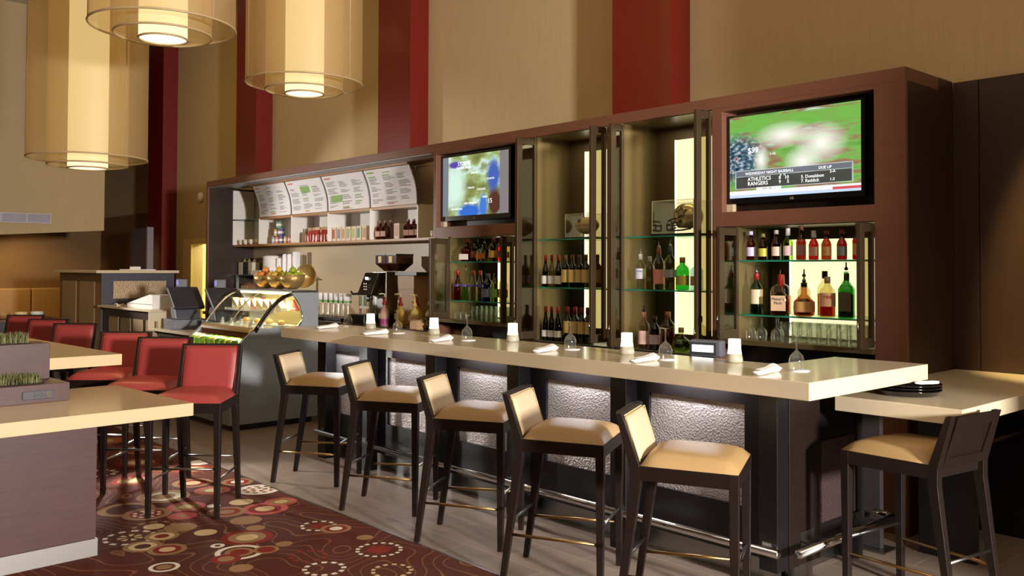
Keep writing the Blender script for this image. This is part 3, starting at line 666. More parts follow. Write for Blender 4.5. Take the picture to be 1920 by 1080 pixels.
for i in range(9):
    g, l, tx, cpc = bc[i]
    bottle('beer', 'beer bottle with %s on the top right niche shelf' % tx, (xs(bxs[i]), YR, 1.615), bh_[i], .062, tg(*g), flat('crown_%d' % i, *cpc), flat('beer_label_%d' % i, *l), None, group='beer bottles on the top shelf', name='beer_bottle', neck=.80 if i in (3, 5) else .9, lz=(.14, .46))
# middle shelf, right niche
q = lambda x: xs(x)
Z2 = 1.25
bottle('std', 'green whiskey bottle with tall cream label, leftmost on the right niche shelf', (q(-1.46), YR, Z2), .27, .086, tg(120, 170, 90), redc, cream, tg(120, 110, 40), .4, pour=pourm, lz=(.26, .62))
bottle('round', 'round amber bottle with red wax neck, behind the cream labelled one', (q(-1.36), YR+.13, Z2), .24, .12, tg(226, 206, 190), redc, None, tg(190, 90, 40), .42, neck=.62, pour=pourm)
bottle('square', "squat amber bottle with red wax neck and broad cream label", (q(-1.271), YR, Z2), .262, .12, tg(232, 214, 190), redc, flat('label_peach', 226, 190, 150), tg(204, 110, 50), .5, neck=.72, lz=(.12, .5), text=("Maker's\nMark", .026, .1))
bottle('std', 'slim clear bottle with pourer behind the round decanter', (q(-1.16), YR+.10, Z2), .245, .082, tg(226, 222, 200), None, None, tg(150, 90, 40), .45, pour=pourb)
bottle('round', 'round amber decanter with oval tan label and pourer', (q(-1.102), YR, Z2), .21, .135, tg(214, 160, 100), dkc, flat('label_oval', 200, 150, 90), tg(190, 104, 44), .5, pour=pourb, lz=(.14, .46), neck=.9)
bottle('std', 'tall clear bottle with dark cap, behind the red lettered one', (q(-1.005), YR+.09, Z2), .285, .096, tg(236, 232, 196), dkc, None, tg(200, 110, 50), .52)
bottle('std', 'clear bottle with pink cream label lettered red', (q(-.937), YR, Z2), .25, .098, tg(238, 232, 206), flat('cap_tan', 150, 120, 100), flat('label_pink', 226, 180, 150), tg(206, 110, 60), .55, lz=(.28, .62), text=('red', .04, .12), textm=flat('red_ink', 190, 30, 34))
bottle('std', 'green bottle with pourer behind the rightmost green bottle', (q(-.862), YR+.10, Z2), .29, .082, tg(120, 190, 120), None, None, tg(60, 130, 50), .5, pour=pourb)
bottle('square', 'broad green bottle with dark label, rightmost on the right niche shelf', (q(-.807), YR, Z2), .272, .092, tg(90, 190, 90), flat('cap_brown', 70, 56, 36), flat('label_dark', 66, 56, 34), tg(90, 130, 40), .55, lz=(.16, .6))
# left niche
Z1, Z0 = 1.617, 1.255
bottle('flask', 'red flask shaped bottle with white label, leftmost on top left niche shelf', (q(-4.58), YR, Z1), .2, .13, tg(170, 30, 20), redc, wlab, None, lz=(.08, .34))
bottle('stub', 'dark brown liqueur bottle on top left niche shelf', (q(-4.46), YR, Z1), .205, .10, tg(64, 34, 24), dkc, flat('label_rust', 120, 60, 36), None)
bottle('square', 'square clear decanter with stopper and amber label', (q(-4.34), YR, Z1), .155, .12, tg(226, 216, 190), None, flat('label_amber', 190, 110, 50), None, pour=pourm)
bottle('std', 'slim amber bottle with gold label on top left niche shelf', (q(-4.215), YR, Z1), .207, .085, tg(190, 130, 60), flat('cap_rust', 120, 50, 30), goldc, None)
bottle('std', 'slim red bottle with brown label on top left niche shelf', (q(-4.12), YR, Z1), .205, .08, tg(170, 40, 30), redc, flat('label_brown', 110, 66, 36), None)
bottle('std', 'pale bottle behind the door stile, rightmost on top left niche shelf', (q(-4.04), YR, Z1), .18, .07, tg(230, 220, 180), None, cream, None)
band = flat('purple_band', 92, 70, 130)
for i, (x, c, cp_, nm) in enumerate(((-4.70, (150, 20, 40), redc, 'red'), (-4.615, (150, 200, 40), None, 'bright green'), (-4.497, (224, 216, 170), flat('cap_coral', 196, 90, 70), 'clear cream, left of its twin'), (-4.396, (224, 216, 170), flat('cap_coral', 196, 90, 70), 'clear cream, right of its twin'))):
    xx = q(x) if i else -4.63
    bottle('burgundy', 'purple banded syrup bottle, %s, in the left niche' % nm, (xx, YR, Z0), .272, .085, tg(236, 232, 214) if i else tg(*c), cp_, band, None if not i else tg(*c), .5, lz=(.47, .55), pour=pourm if i == 1 else None, group='banded syrup bottles')
bottle('std', 'cobalt blue bottle on the left niche shelf', (q(-4.29), YR, Z0), .245, .11, tg(60, 70, 190), flat('cap_grey', 70, 66, 74), flat('label_blue', 110, 120, 150), None)
bottle('std', 'pale green labelled bottle right of the blue one', (q(-4.178), YR, Z0), .25, .10, tg(214, 220, 160), tg(150, 190, 120), flat('label_green', 96, 132, 66), None)
bottle('std', 'clear bottle with tan label, last on the left niche shelf', (q(-4.07), YR, Z0), .24, .085, tg(240, 234, 200), None, flat('label_sand', 210, 160, 110), None)
# tall left bay: wine
gl = [dkg, tg(170, 160, 50), dkg, tg(60, 44, 30), tg(96, 140, 40), dkg, dkg, tg(70, 48, 34)]
wx = [-3.548, -3.471, -3.391, -3.31, -3.23, -3.15, -3.076, -3.013]
on = ['first', 'second', 'third', 'fourth', 'fifth', 'sixth', 'seventh', 'eighth']
for i in range(8):
    burg = i < 3
    gn_ = {1: 'yellow green', 4: 'bright green'}.get(i, 'dark')
    bottle('burgundy' if burg else 'bordeaux', '%s wine bottle with %s label, %s from left on the middle wine shelf' % (gn_, 'low white' if burg else 'tall tan', on[i]), (xs(wx[i])+.018, YR+(.07 if i == 7 else 0), 1.40), .26, .07, gl[i], redc if burg else flat('capsule_brown', 112, 74, 44), wlab if burg else tanl, None, group='wine bottles on the middle shelf', name='wine_bottle', lz=(.10, .36) if burg else (.16, .56), neck=.84)
lx = [(-3.586, 0, 1), (-3.506, 0, 1), (-3.415, 0, 1), (-3.286, 0, 0), (-3.204, 0, 2), (-3.124, 0, 0), (-3.039, 0, 3)]
for i, (x, _, k) in enumerate(lx):
    bottle('burgundy' if k == 1 else 'bordeaux', '%s wine bottle with %s label, %s from left in the lower front row' % ('green' if k == 2 else 'dark', 'low white' if k == 1 else 'tall tan', on[i]), ((-3.455, -3.383, -3.309)[i] if i < 3 else xs(x)+.012, YR+.01, .956), .272, .07, tg(60, 110, 70) if k == 2 else dkg, dkc if k == 3 else redc, wlab if k == 1 else tanl, None, group='wine bottles in the lower front row', name='wine_bottle', lz=(.10, .30) if k == 1 else (.26, .62), neck=.84)
for i, x in enumerate((-3.40, -3.30, -3.16)):
    bottle('burgundy' if i == 0 else 'bordeaux', 'dark wine bottle half hidden behind the lower front row, %s from left' % on[i], (xs(x)+.02, YR+.105, .956), .272, .075, dkg, redc, tanl, None, group='wine bottles in the lower back row', name='wine_bottle', neck=.84)
# tall right bay
bottle('std', 'clear vodka bottle with blue lettering, leftmost of the middle spirits shelf', (q(-2.485), YR, 1.40), .26, .09, tg(226, 228, 220), silv, flat('label_clear', 190, 190, 200), None, pour=pourm, lz=(.3, .6), text=('VODKA', .014, .13), textm=flat('blue_ink', 60, 66, 150))
bottle('std', 'clear vodka bottle of pale yellow liquid, second on the middle spirits shelf', (q(-2.394), YR, 1.40), .24, .078, tg(226, 222, 180), silv, None, tg(226, 210, 140), .42)
bottle('std', 'tall clear bottle with red lettered label and pourer', (q(-2.305), YR, 1.40), .30, .085, tg(232, 226, 214), flat('cap_amber', 150, 96, 60), flat('label_pale_red', 220, 150, 140), None, pour=pourm, lz=(.14, .5))
bottle('std', 'tall frosted bottle with navy cap and blue grey motif', (q(-2.197), YR, 1.40), .31, .095, tg(226, 220, 150), flat('cap_navy', 52, 62, 84), flat('label_grey_blue', 150, 156, 160), None, pour=pourm, lz=(.3, .48), neck=.82)
bottle('stub', 'green gin bottle with round shoulders on the middle spirits shelf', (q(-2.085), YR, 1.40), .23, .10, tg(70, 180, 80), flat('cap_copper', 120, 90, 50), flat('label_olive', 150, 150, 80), None)
bottle('square', 'pale blue gin bottle with dark pourer, rightmost of the middle spirits shelf', (q(-1.972), YR+.02, 1.40), .22, .08, tg(190, 220, 224), dkc, flat('label_beige', 180, 150, 120), None, pour=pourb, neck=.84)
bottle('std', 'clear bottle of amber liquor with cream label and pourer, bottom spirits shelf', (q(-2.45), YR, .956), .265, .09, tg(236, 216, 180), flat('cap_peach', 210, 150, 120), flat('label_rose', 226, 186, 170), tg(200, 120, 50), .45, pour=pourb, lz=(.12, .5))
bottle('std', 'dark purple liqueur bottle with white label, bottom spirits shelf', (q(-2.345), YR, .956), .235, .086, tg(66, 26, 40), flat('cap_purple', 60, 40, 44), flat('label_mauve', 206, 180, 190), None)
bottle('std', 'tall gold tequila bottle, bottom spirits shelf', (q(-2.22), YR, .956), .275, .11, tg(226, 180, 100), flat('cap_wood', 150, 100, 60), None, tg(214, 150, 60), .62)
bottle('round', 'squat round clear bottle with cork ball, bottom spirits shelf', (q(-2.09), YR-.01, .956), .165, .14, tg(200, 214, 150), flat('cork', 120, 112, 60), None, tg(190, 206, 110), .5, neck=.84)
bottle('square', 'clear square bottle labelled 24, bottom spirits shelf', (q(-1.985), YR+.08, .956), .25, .085, tg(226, 226, 196), dkc, flat('label_sepia', 150, 110, 70), None, lz=(.3, .52), text=('24', .03, .09))

# syrup bottles in the last cubby
for i, (x, c, lab_) in enumerate(((-6.50, (190, 100, 60), 'amber square syrup bottle at the left end of the last cubby'), (-6.395, (170, 80, 50), 'russet square syrup bottle, second in the last cubby'), (-6.29, (210, 180, 170), 'clear square syrup bottle, third in the last cubby'), (-5.96, (150, 40, 44), 'red square syrup bottle, left of a red pair in the last cubby'), (-5.86, (140, 36, 40), 'red square syrup bottle, right of a red pair in the last cubby'), (-5.755, (186, 90, 70), 'orange square syrup bottle at the right end of the last cubby'))):
    bottle('square', lab_, (x, 2.17, ZS), .20, .088, tg(*c), silv, flat('clear_print', 200, 150, 130) if i != 2 else None, None, group='syrup bottles in the cubby', neck=.9, name='syrup_bottle')
t = thing('gift_carton', 'tall cream carton between the syrup bottles in the last cubby', 'box', (-6.14, 2.18, ZS)); bx('carton', flat('carton_cream', 220, 205, 180), -.05, .05, -.04, .06, 0, .17, t); bx('front_panel', flat('carton_orange', 206, 150, 110), -.035, .035, -.0415, -.0402, .03, .15, t)
# glasses on the sills
def wineglass(label, loc, h=.165, flip=True, group=None, name='wine_glass', coaster=False):
    t = thing(name, label, 'glass', loc, 0, group)
    k = h/.165; z = lambda a: (h-a*k) if flip else a*k
    pr = [(.031, .002), (.02, .004), (.005, .008), (.0038, .03), (.0038, .068), (.012, .078), (.03, .096), (.036, .118), (.036, .14), (.0325, .165)]
    prs = [(r, z(a)) for r, a in pr]
    MB().open().lathe([p for p in prs if p[0]] if not flip else prs, 22).build('glass_shell', 'clear', t)
    return t
def tumbler(label, loc, h, r, group):
    t = thing('tumbler', label, 'glass', loc, 0, group)
    MB().open().lathe([(.001, .004), (r*.82, .0), (r, h), (r*.95, h), (r*.78, .006), (.001, .01)], 16).build('glass_shell', 'clear', t)
    return t
SZ = 1.0795
def hang(x, y, side, first=[None]):
    l = 'upturned wine glass on the %s niche sill among the tumblers' % side
    if first[0] is None: first[0] = wineglass(l, (x, y, SZ), .158, True, 'wine glasses on the %s niche sill' % side); return
    dup(first[0], (x, y, SZ), l, None, 'wine glasses on the %s niche sill' % side)
for x in (-1.46, -1.375, -1.31, -1.265): hang(x, 1.80 if x != -1.31 else 1.90, 'right')
for x in (-1.04, -.96, -.88): hang(x, 1.99, 'right')
for x in (-4.635, -4.555, -4.475): hang(x, 1.80, 'left')
for x in (-4.26, -4.17, -4.08): hang(x, 1.99, 'left')
tf = None
for x0, n, side in ((-1.20, 9, 'right'), (-4.395, 9, 'left')):
    for row in range(2):
        for i in range(n):
            l = 'clear tall tumbler in the packed rows on the %s niche sill' % side
            p = (x0+i*.068+.03*row, 1.80+row*.085, SZ)
            if tf is None: tf = tumbler(l, p, .128, .031, 'tumblers on the right niche sill')
            else: dup(tf, p, l, None, 'tumblers on the %s niche sill' % side)
# coasters with the glasses at the bar
# ---------------------------------------------------------------- trophies
fc = thing('display_box', 'clear acrylic box holding the football', 'display case', (-3.11, 1.93, 1.80))
b = MB().box(-.145, .145, -.10, -.097, .012, .2).box(-.145, .145, .097, .10, .012, .2).box(-.145, -.142, -.097, .097, .012, .2).box(.142, .145, -.097, .097, .012, .2).box(-.145, .145, -.10, .10, .2, .203)
b.build('acrylic_cover', 'acrylic', fc); bx('base', 'black', -.155, .155, -.11, .11, 0, .012, fc, .002)
e = MB()
for x, y in ((-.145, -.10), (.145, -.10), (-.145, .10), (.145, .10)): e.box(x-.0018, x+.0018, y-.0018, y+.0018, .012, .203)
for y in (-.10, .10): e.box(-.145, .145, y-.0015, y+.0015, .2015, .2045)
e.build('bright_edge', flat('acrylic_edge', 240, 236, 210), fc)
fb = thing('football', 'pale signed football standing in a clear box', 'ball', (-3.10, 1.93, 1.8125))
bb = MB().lathe([(.002, -.125), (.03, -.108), (.055, -.075), (.07, -.03), (.073, 0), (.07, .03), (.055, .075), (.03, .108), (.002, .125)], 24).build('ball_body', pbr('pale_leather', S(196, 176, 130), .4, bump=.2, bscale=200), fb)
bb.rotation_euler = (0, R(90), 0); bb.location = (0, 0, .098)
bb = MB().torus(.0712, .0018, 0, 40, 6).build('seam', flat('seam', 70, 50, 36), fb); bb.rotation_euler = (0, R(90), 0); bb.location = (-.02, 0, .098)
MB().sheet(lambda u, v: (-.11+.22*u, -.0738*math.sqrt(max(.0001, 1-((u-.5)*1.75)**2)), .096+.004*v), 20, 1).build('seam', flat('seam', 70, 50, 36), fb)
MB().box(-.05, -.044, -.045, .045, 0, .028).box(.044, .05, -.045, .045, 0, .028).build('stand', 'acrylic', fb)
def star(mb, c, r, y, tilt=0., k=.42):
    pts = []
    for i in range(10):
        a = PI/2+i*PI/5+tilt; q_ = r if i % 2 == 0 else r*k; pts.append((c[0]+q_*math.cos(a), c[1]+q_*math.sin(a)))
    mb.prism(pts, y, y+.002, 'y'); return mb
st = star(MB(), (-.03, .13), .026, -.076, .2).build('star_mark', flat('navy_mark', 44, 40, 40), fb); st.location = (0, .008, .005)
hc = thing('display_box', 'clear acrylic box holding the football helmet', 'display case', (-2.115, 1.93, 1.80))
b = MB().box(-.19, .19, -.14, -.137, .014, .255).box(-.19, .19, .137, .14, .014, .255).box(-.19, -.187, -.137, .137, .014, .255).box(.187, .19, -.137, .137, .014, .255).box(-.19, .19, -.14, .14, .255, .258)
b.build('acrylic_cover', 'acrylic', hc); bx('base', 'black', -.20, .20, -.15, .15, 0, .014, hc, .002)
e = MB()
for x, y in ((-.19, -.14), (.19, -.14), (-.19, .14), (.19, .14)): e.box(x-.002, x+.002, y-.002, y+.002, .014, .258)
for y in (-.14, .14): e.box(-.19, .19, y-.0018, y+.0018, .2565, .2598)
e.build('bright_edge', flat('acrylic_edge', 240, 236, 210), hc)
hm = thing('football_helmet', 'silver gold football helmet with star mark in a clear box', 'helmet', (-2.08, 1.93, 1.818))
def hel(u, v):
    t = PI*(.02+.74*v); a = 2*PI*u; r = math.sin(t)
    x = .125*r*math.cos(a); y = .095*r*math.sin(a); z = .12+.108*math.cos(t)
    if x < -.02 and z < .155: x = max(x, -.075+.3*max(0, .155-z)*.6)
    return (x, y, z)
MB().sheet(hel, 32, 20).build('helmet_shell', pbr('silver_gold_paint', S(196, 174, 110), .25, metal=.6, coat=.5), hm)
mask = MB()
for z, rr in ((.10, .105), (.068, .12), (.03, .115)):
    mask.tube([(-.04, -.092, z+.01), (-.11, -.075, z), (-.15*rr/.12-.02, -.03, z-.004), (-.15*rr/.12-.02, .03, z-.004), (-.11, .075, z), (-.04, .092, z+.01)], .006, 8)
for y in (-.035, .035): mask.tube([(-.150, y, .10), (-.172, y, .066), (-.165, y, .026)], .006, 8)
mask.tube([(-.10, -.078, .105), (-.07, -.09, .06), (-.1, -.078, .028)], .006, 8); mask.build('face_mask', flat('mask_grey', 58, 46, 40, .3), hm)
sm = star(MB(), (.0, 0), .055, 0, .15).build('star_mark', flat('navy_mark', 44, 40, 40), hm); sm.location = (.012, -.0985, .150); sm.rotation_euler = (R(-14), 0, R(4))
sm = star(MB(), (.0, 0), .034, -.0012, .15).build('star_inlay', flat('inlay', 170, 150, 100), hm); sm.location = (.012, -.0990, .150); sm.rotation_euler = (R(-14), 0, R(4))
bb = MB().lathe([(.012, 0), (.012, .004), (.001, .005)], 14).build('ear_hole', 'black', hm); bb.rotation_euler = (R(90), 0, 0); bb.location = (.0, -.094, .085)

# ---------------------------------------------------------------- televisions
def tv(x0, x1, z0, z1, sx0, sx1, sz0, sz1, screen, label):
    t = thing('television', label, 'television', ((x0+x1)/2, 1.785, z0))
    cxm = (x0+x1)/2; a, b_ = x0-cxm, x1-cxm; h = z1-z0
    bx('casing', 'gloss_black', a, b_, .001, .05, 0, h, t, .006)
    s0, s1, u0, u1 = sx0-cxm, sx1-cxm, sz0-z0, sz1-z0
    scr = bx('screen', screen, s0, s1, -.0035, -.0015, u0, u1, t)
    f = MB().box(a, s0, -.008, .0, 0, h).box(s1, b_, -.008, 0, 0, h).box(s0, s1, -.008, 0, u1, h).box(s0, s1, -.008, 0, 0, u0)
    f.build('bezel', 'gloss_black', t)
    bx('mount', 'black', -.12, .12, .05, .1135, h/2-.1, h/2+.1, t)
    lettering('LG', .022, flat('logo_grey', 200, 196, 196), t, (-.012, -.0087, .008), FR)
    bx('speaker_foot', flat('foot_cream', 200, 180, 150, .3), a+.0, a+.05, -.01, .03, -.058, -.004, t)
    return t, scr, s0, s1, u0, u1
t2, scr, s0, s1, u0, u1 = tv(-1.634, -.636, 2.004, 2.611, -1.612, -.66, 2.04, 2.597, 'tv_game', 'large television showing a baseball game in the right niche')
W_, H_ = s1-s0, u1-u0
def tx(s_, size, fx, fz, m='white_txt'): lettering(s_, size, m, t2, (s0+fx*W_, -.0042, u0+fz*H_), FR, .0002)
tx('WEDNESDAY NIGHT BASEBALL', .026, .13, .275); tx('DUE UP', .026, .70, .275)
tx('ATHLETICS', .036, .15, .20); tx('RANGERS', .036, .15, .145); tx('R   H', .018, .41, .235); tx('8   10', .032, .40, .195); tx('9     5', .032, .40, .145)
tx('5. Donaldson', .03, .57, .185); tx('7. Reddick', .03, .57, .135); tx('2-A', .026, .78, .225); tx('1-3', .026, .78, .135)
tx('$99', .055, .15, .54); tx('CNO   Bre', .016, .27, .090, 'ink'); tx('[1,35]', .018, .33, .50)
t1, scr, s0, s1, u0, u1 = tv(-4.878, -3.878, 2.004, 2.63, -4.855, -3.905, 2.045, 2.606, 'tv_map', 'smaller television showing a weather map beside the menu boards')
for s_, size, fx, fz in (('STORMS', .05, .24, .84), ('Current Radar', .036, .22, .78), ('DENVER', .026, .45, .68), ('CHICAGO', .026, .54, .40), ('DALLAS', .026, .40, .44), ('ATLANTA', .024, .68, .56), ('NEW ORLEANS', .026, .34, .185), ('MIAMI', .024, .62, .27), ('SAN ANTONIO', .024, .14, .10), ('15', .06, .70, .18)):
    lettering(s_, size, 'white_txt', t1, (s0+fx*(s1-s0), -.0042, u0+fz*(u1-u0)), FR, .0002)

# ================================================================ the bar
TZ, TT = 1.07, .079
bt = tag(MB().prism([(-4.675, 0), (0, 0), (0, 1.165), (-.51, 1.165), (-.51, .577), (-4.675, .577)], TZ-TT, TZ, 'z').build('countertop', 'counter', None, .003), 'thick cream stone bar top with a short return at its near end', 'countertop')
bar = thing('bar_counter', 'dark bar front with hammered metal panels and steel foot rail', 'bar', (0, 0, 0))
def B(name, m, x0, x1, y0, y1, z0, z1, bevel=0.): return bx(name, m, x0, x1, y0, y1, z0, z1, bar, bevel)
ZU = TZ-TT-.001
FY = .40
B('carcass', 'black_wood', -4.60, -.375, FY+.04, .56, .13, ZU); B('return_carcass', 'black_wood', -.50, -.395, .565, 1.12, .13, ZU)
px = [(-4.575, -4.07), (-3.742, -3.194), (-2.887, -2.317), (-2.013, -1.44), (-1.198, -.585)]
PZ0, PZ1 = .364, .871
for a, b_ in px: B('hammered_panel', 'hammer', a, b_, FY+.018, FY+.0395, PZ0, PZ1)
xe = [-4.60]+[v for p_ in px for v in p_]+[-.375]
for i in range(0, len(xe), 2): B('stile', 'black_wood', xe[i], xe[i+1], FY, FY+.0395, .13, ZU)
for a, b_ in px:
    B('top_rail', 'black_wood', a, b_, FY, FY+.0395, PZ1, ZU); B('bottom_rail', 'black_wood', a, b_, FY, FY+.0395, .13, PZ0)
for x in (-4.60, -3.985, -3.125, -2.265, -1.395):
    B('post', 'black_wood', x, x+.115, FY-.10, FY-.0005, .0, ZU, .003)
B('corner_post', 'black_wood', -.44, -.34, FY-.10, FY-.0005, .11, ZU, .003); B('corner_post', 'espresso', -.3745, -.335, FY+.001, .69, .11, ZU, .003)
B('corner_foot', 'steel', -.43, -.38, FY-.07, FY-.0005, 0, .11); B('corner_foot', 'steel', -.373, -.34, .45, .62, 0, .11)
B('kick_plate', 'steel', -4.6, -.48, FY+.06, FY+.07, .0, .129); B('kick_plate', 'steel', -.47, -.46, .57, 1.1, 0, .129)
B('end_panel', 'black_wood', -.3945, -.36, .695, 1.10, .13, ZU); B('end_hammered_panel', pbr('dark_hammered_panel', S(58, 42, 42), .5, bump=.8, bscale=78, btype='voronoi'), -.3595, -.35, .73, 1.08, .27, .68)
B('end_post', 'black_wood', -.47, -.35, 1.105, 1.16, .01, ZU, .002); B('end_post', flat('dark_bronze_post', 52, 47, 46), -.47, -.35, 1.36, 1.40, .01, .85, .002)
B('base_plate', 'steel', -.50, -.30, 1.30, 1.46, .0, .009)
fr_ = MB().tube([(-4.58, FY-.13, .214), (-.315, FY-.13, .214)], .021, 14).build('foot_rail', 'chrome', bar)
for x in (-4.55, -3.93, -3.07, -2.21, -1.34, -.42):
    MB().box(x, x+.05, FY-.13, FY-.101, .208, .222).box(x, x+.05, FY-.1035, FY-.1005, .19, .25).build('bracket', 'steel', fr_)
er = MB().tube([(-.235, .31, .225), (-.235, 1.24, .225), (-.245, 1.275, .225), (-.28, 1.29, .225), (-.35, 1.29, .225)], .021, 14).build('foot_rail', 'chrome', bar)
for y in (.50, 1.02): MB().box(-.335, -.235, y, y+.12, .22, .23).box(-.335, -.331, y, y+.12, .20, .27).build('bracket', 'steel', er)
# lower table at the right
lt = thing('side_counter', 'lower cream stone counter jutting from the cabinet at far right', 'counter', (0, 0, 0))
MB().prism([(-.255, .687), (.356, .687), (.356, 2.392), (-.355, 2.392), (-.355, 1.40), (-.255, 1.40)], .853, .927, 'z').build('counter_slab', 'counter', lt, .003)
bx('support_panel', 'black_wood', -.24, .12, 2.20, 2.24, .0, .8525, lt); bx('support_panel', 'black_wood', -.20, .10, 1.5, 1.54, .0, .8525, lt); bx('support_rail', 'steel', .05, .08, 1.54, 2.20, .6, .62, lt)
# trays
for i in range(3):
    t = thing('serving_tray', ['round black tray, bottom of the stack on the low counter', 'round black tray, middle of the stack on the low counter', 'round black tray, top of the stack on the low counter'][i], 'tray', (-.055, 1.03, .928+i*.014), 0, 'stacked trays')
    MB().lathe([(.001, .0), (.15, .0), (.165, .022), (.17, .023), (.168, .027), (.158, .024), (.147, .006), (.001, .005)], 40).build('tray_body', 'gloss_black', t)
nk = thing('folded_napkin', 'white rolled napkin lying on the stack of black trays', 'napkin', (.06, 1.02, .9835), R(60))
MB().tube([(-.07, 0, .010), (-.04, 0, .010), (.03, 0, .010), (.06, 0, .010)], [.005, .009, .009, .007], 10).build('roll', 'cloth', nk)
ck = thing('coaster', 'tan round coaster lying on the top black tray', 'coaster', (-.05, .95, .9625)); MB().lathe([(.05, 0), (.05, .004)], 24).build('disc', flat('coaster_tan', 196, 170, 120), ck)

# ---------------------------------------------------------------- place settings on the bar
pn = ['farthest left', 'second from far left', 'third from far left', 'fourth from far left', 'fifth from far left', 'nearest the bar corner']
def candle(label, loc):
    t = thing('candle_holder', label, 'candle', loc, 0, 'votive candles along the bar')
    MB().lathe([(.036, 0), (.042, .006), (.0425, .018), (.037, .045)], 24).build('frosted_base', 'frost_low', t)
    MB().open().lathe([(.037, .0455), (.033, .07), (.032, .122), (.029, .122), (.030, .07), (.001, .05)], 24).build('glowing_glass', 'frost', t)
    return t
c0 = None
for i, (x, y) in enumerate(((-4.04, .44), (-3.24, .46), (-2.41, .48), (-1.34, .38), (-.69, .47))):
    l = 'glowing frosted candle holder on the bar, '+(pn[i] if i < 4 else 'nearest the bar corner')
    c0 = candle(l, (x, y, TZ)) if c0 is None else dup(c0, (x, y, TZ), l)
g0 = None
for i, (x, y) in enumerate(((-4.47, .50), (-3.54, .35), (-2.69, .32), (-1.77, .365), (-1.02, .32), (-.28, .375))):
    l = 'upturned wine glass on the bar, '+pn[i]
    if g0 is None: g0 = wineglass(l, (x, y, TZ+.0035), .165, True, 'upturned glasses along the bar')
    else: dup(g0, (x, y, TZ+.0035), l)
    t = thing('coaster', 'white round coaster under the bar glass, '+pn[i], 'coaster', (x+.012, y, TZ), 0, 'coasters along the bar')
    MB().lathe([(.05, 0), (.05, .003)], 24).build('disc', 'paper', t)
def napkin(label, loc, rz):
    t = thing('napkin_roll', label, 'napkin', loc, rz, 'rolled napkins along the bar')
    def f(u, v):
        a = 2*PI*v; e = max(0, u-.5)/.5; k = min(1, u/.06, (1-u)/.03)**.5 if 0 < u < 1 else 0
        w_ = (.024+.008*u+.014*e*e)*k; hh = .0105+.002*u+.007*e*e
        return (-.115+.23*u+.014*math.cos(a)*e, w_*math.cos(a), max(.0005, hh+hh*k*math.sin(a)+.003*k*math.sin(3*a+4*u)*(.4+e)))
    MB().sheet(f, 24, 24).build('cloth_roll', 'cloth', t)
    MB().sheet(lambda u, v: (-.09+.18*u, -.020-.004*u+.036*v, .0235+.0035*u+.009*max(0, u-.5)**2*4+.002*v), 8, 2).build('cloth_fold', 'cloth', t)
    MB().box(-.132, -.10, -.012, -.004, .008, .011).box(-.128, -.10, .004, .013, .008, .011).build('cutlery_handle', 'steel', t)
    return t
n0 = None
for i, (x, y, a) in enumerate(((-4.33, .22, 108), (-3.52, .14, 98), (-2.735, .135, 112), (-1.755, .135, 106), (-1.02, .14, 99), (-.31, .155, 100))):
    l = 'white rolled napkin on the bar, '+pn[i]
    if n0 is None: n0 = napkin(l, (x, y, TZ), R(a))
    else: dup(n0, (x, y, TZ), l, R(a))
# bar side terminal seen over the counter
pt = thing('bar_terminal', 'grey register display with bright white strip behind the bar', 'register', (-1.10, .80, 0), R(12))
bx('housing', 'grey', -.10, .10, -.03, .04, 1.05, 1.145, pt, .012); bx('dark_face', 'dgrey', -.088, .070, -.034, -.0305, 1.062, 1.132, pt); bx('lit_strip', 'screen_white', -.075, .055, -.0375, -.0345, 1.078, 1.118, pt)
bx('stand', 'dgrey', -.03, .03, -.01, .03, .91, 1.05, pt)
uc = thing('under_counter', 'dark working counter behind the bar below its top', 'counter', (0, 0, 0)); bx('worktop', 'steel', -4.5, -.56, .60, .92, .88, .908, uc); bx('body', 'black_wood', -4.5, -.56, .62, .90, .0, .879, uc)
for i, (x0, x1) in enumerate(((-1.62, -.70), (-4.70, -4.24), (-4.22, -3.78))):
    t = thing('ice_bin', ['steel ice bin under the right niche', 'steel glass washer under the left niche, left unit', 'steel glass washer under the left niche, right unit'][i], 'appliance', (x0, 1.75, 0))
    w_ = x1-x0
    bx('body', 'steel', 0, w_, 0, .28, .0, .88, t, .004); bx('rim', 'brass', 0, w_, .0, .012, .881, .90, t); bx('rim', 'brass', 0, w_, .262, .275, .881, .90, t); bx('lid', flat('teal_lid', 120, 160, 150, .3), .1, w_-.06, .05, .24, .881, .905, t)

# ================================================================ back counter with coffee things
bkc = thing('back_counter', 'dark topped coffee counter below the menu boards', 'counter', (0, 0, 0))
bx('worktop', pbr('dark_stone', S(66, 52, 44), .15, coat=.3), -10.09, -4.94, 1.66, 2.409, .915, .955, bkc, .003); bx('body', 'black_wood', -10.09, -4.94, 1.70, 2.409, 0, .914, bkc)
ZB = .956
# cup tray
ct = thing('cup_tray', 'black tray of paper cup stacks on the coffee counter', 'tray', (-7.22, 2.0, ZB)); bx('tray', 'black', -.40, .42, -.15, .15, 0, .03, ct, .004)
for i in range(8): bx('wire', 'black', -.38+.1*i, -.375+.1*i, -.145, -.14, .03, .07, ct)
for i, x in enumerate((-7.46, -7.34, -7.22, -7.11, -7.00, -6.90)):
    t = thing('cup_stack', 'white paper cup stack with green band, %s on the black tray' % on[i], 'cups', (x, 2.0, ZB+.031), 0, 'paper cup stacks')
    MB().open().lathe([(.043, .0), (.034, .16), (.034, .16)], 16).build('clear_cup', 'clear', t)
    MB().lathe([(.046, .165), (.046, .265), (.044, .272)], 16).build('cup_body', 'paper', t)
    MB().open().lathe([(.0468, .165), (.0468, .19)], 16).build('green_band', flat('band_green', 110, 160, 80), t)
    MB().lathe([(.045, .1605), (.045, .1645)], 16).build('rim', 'paper', t)
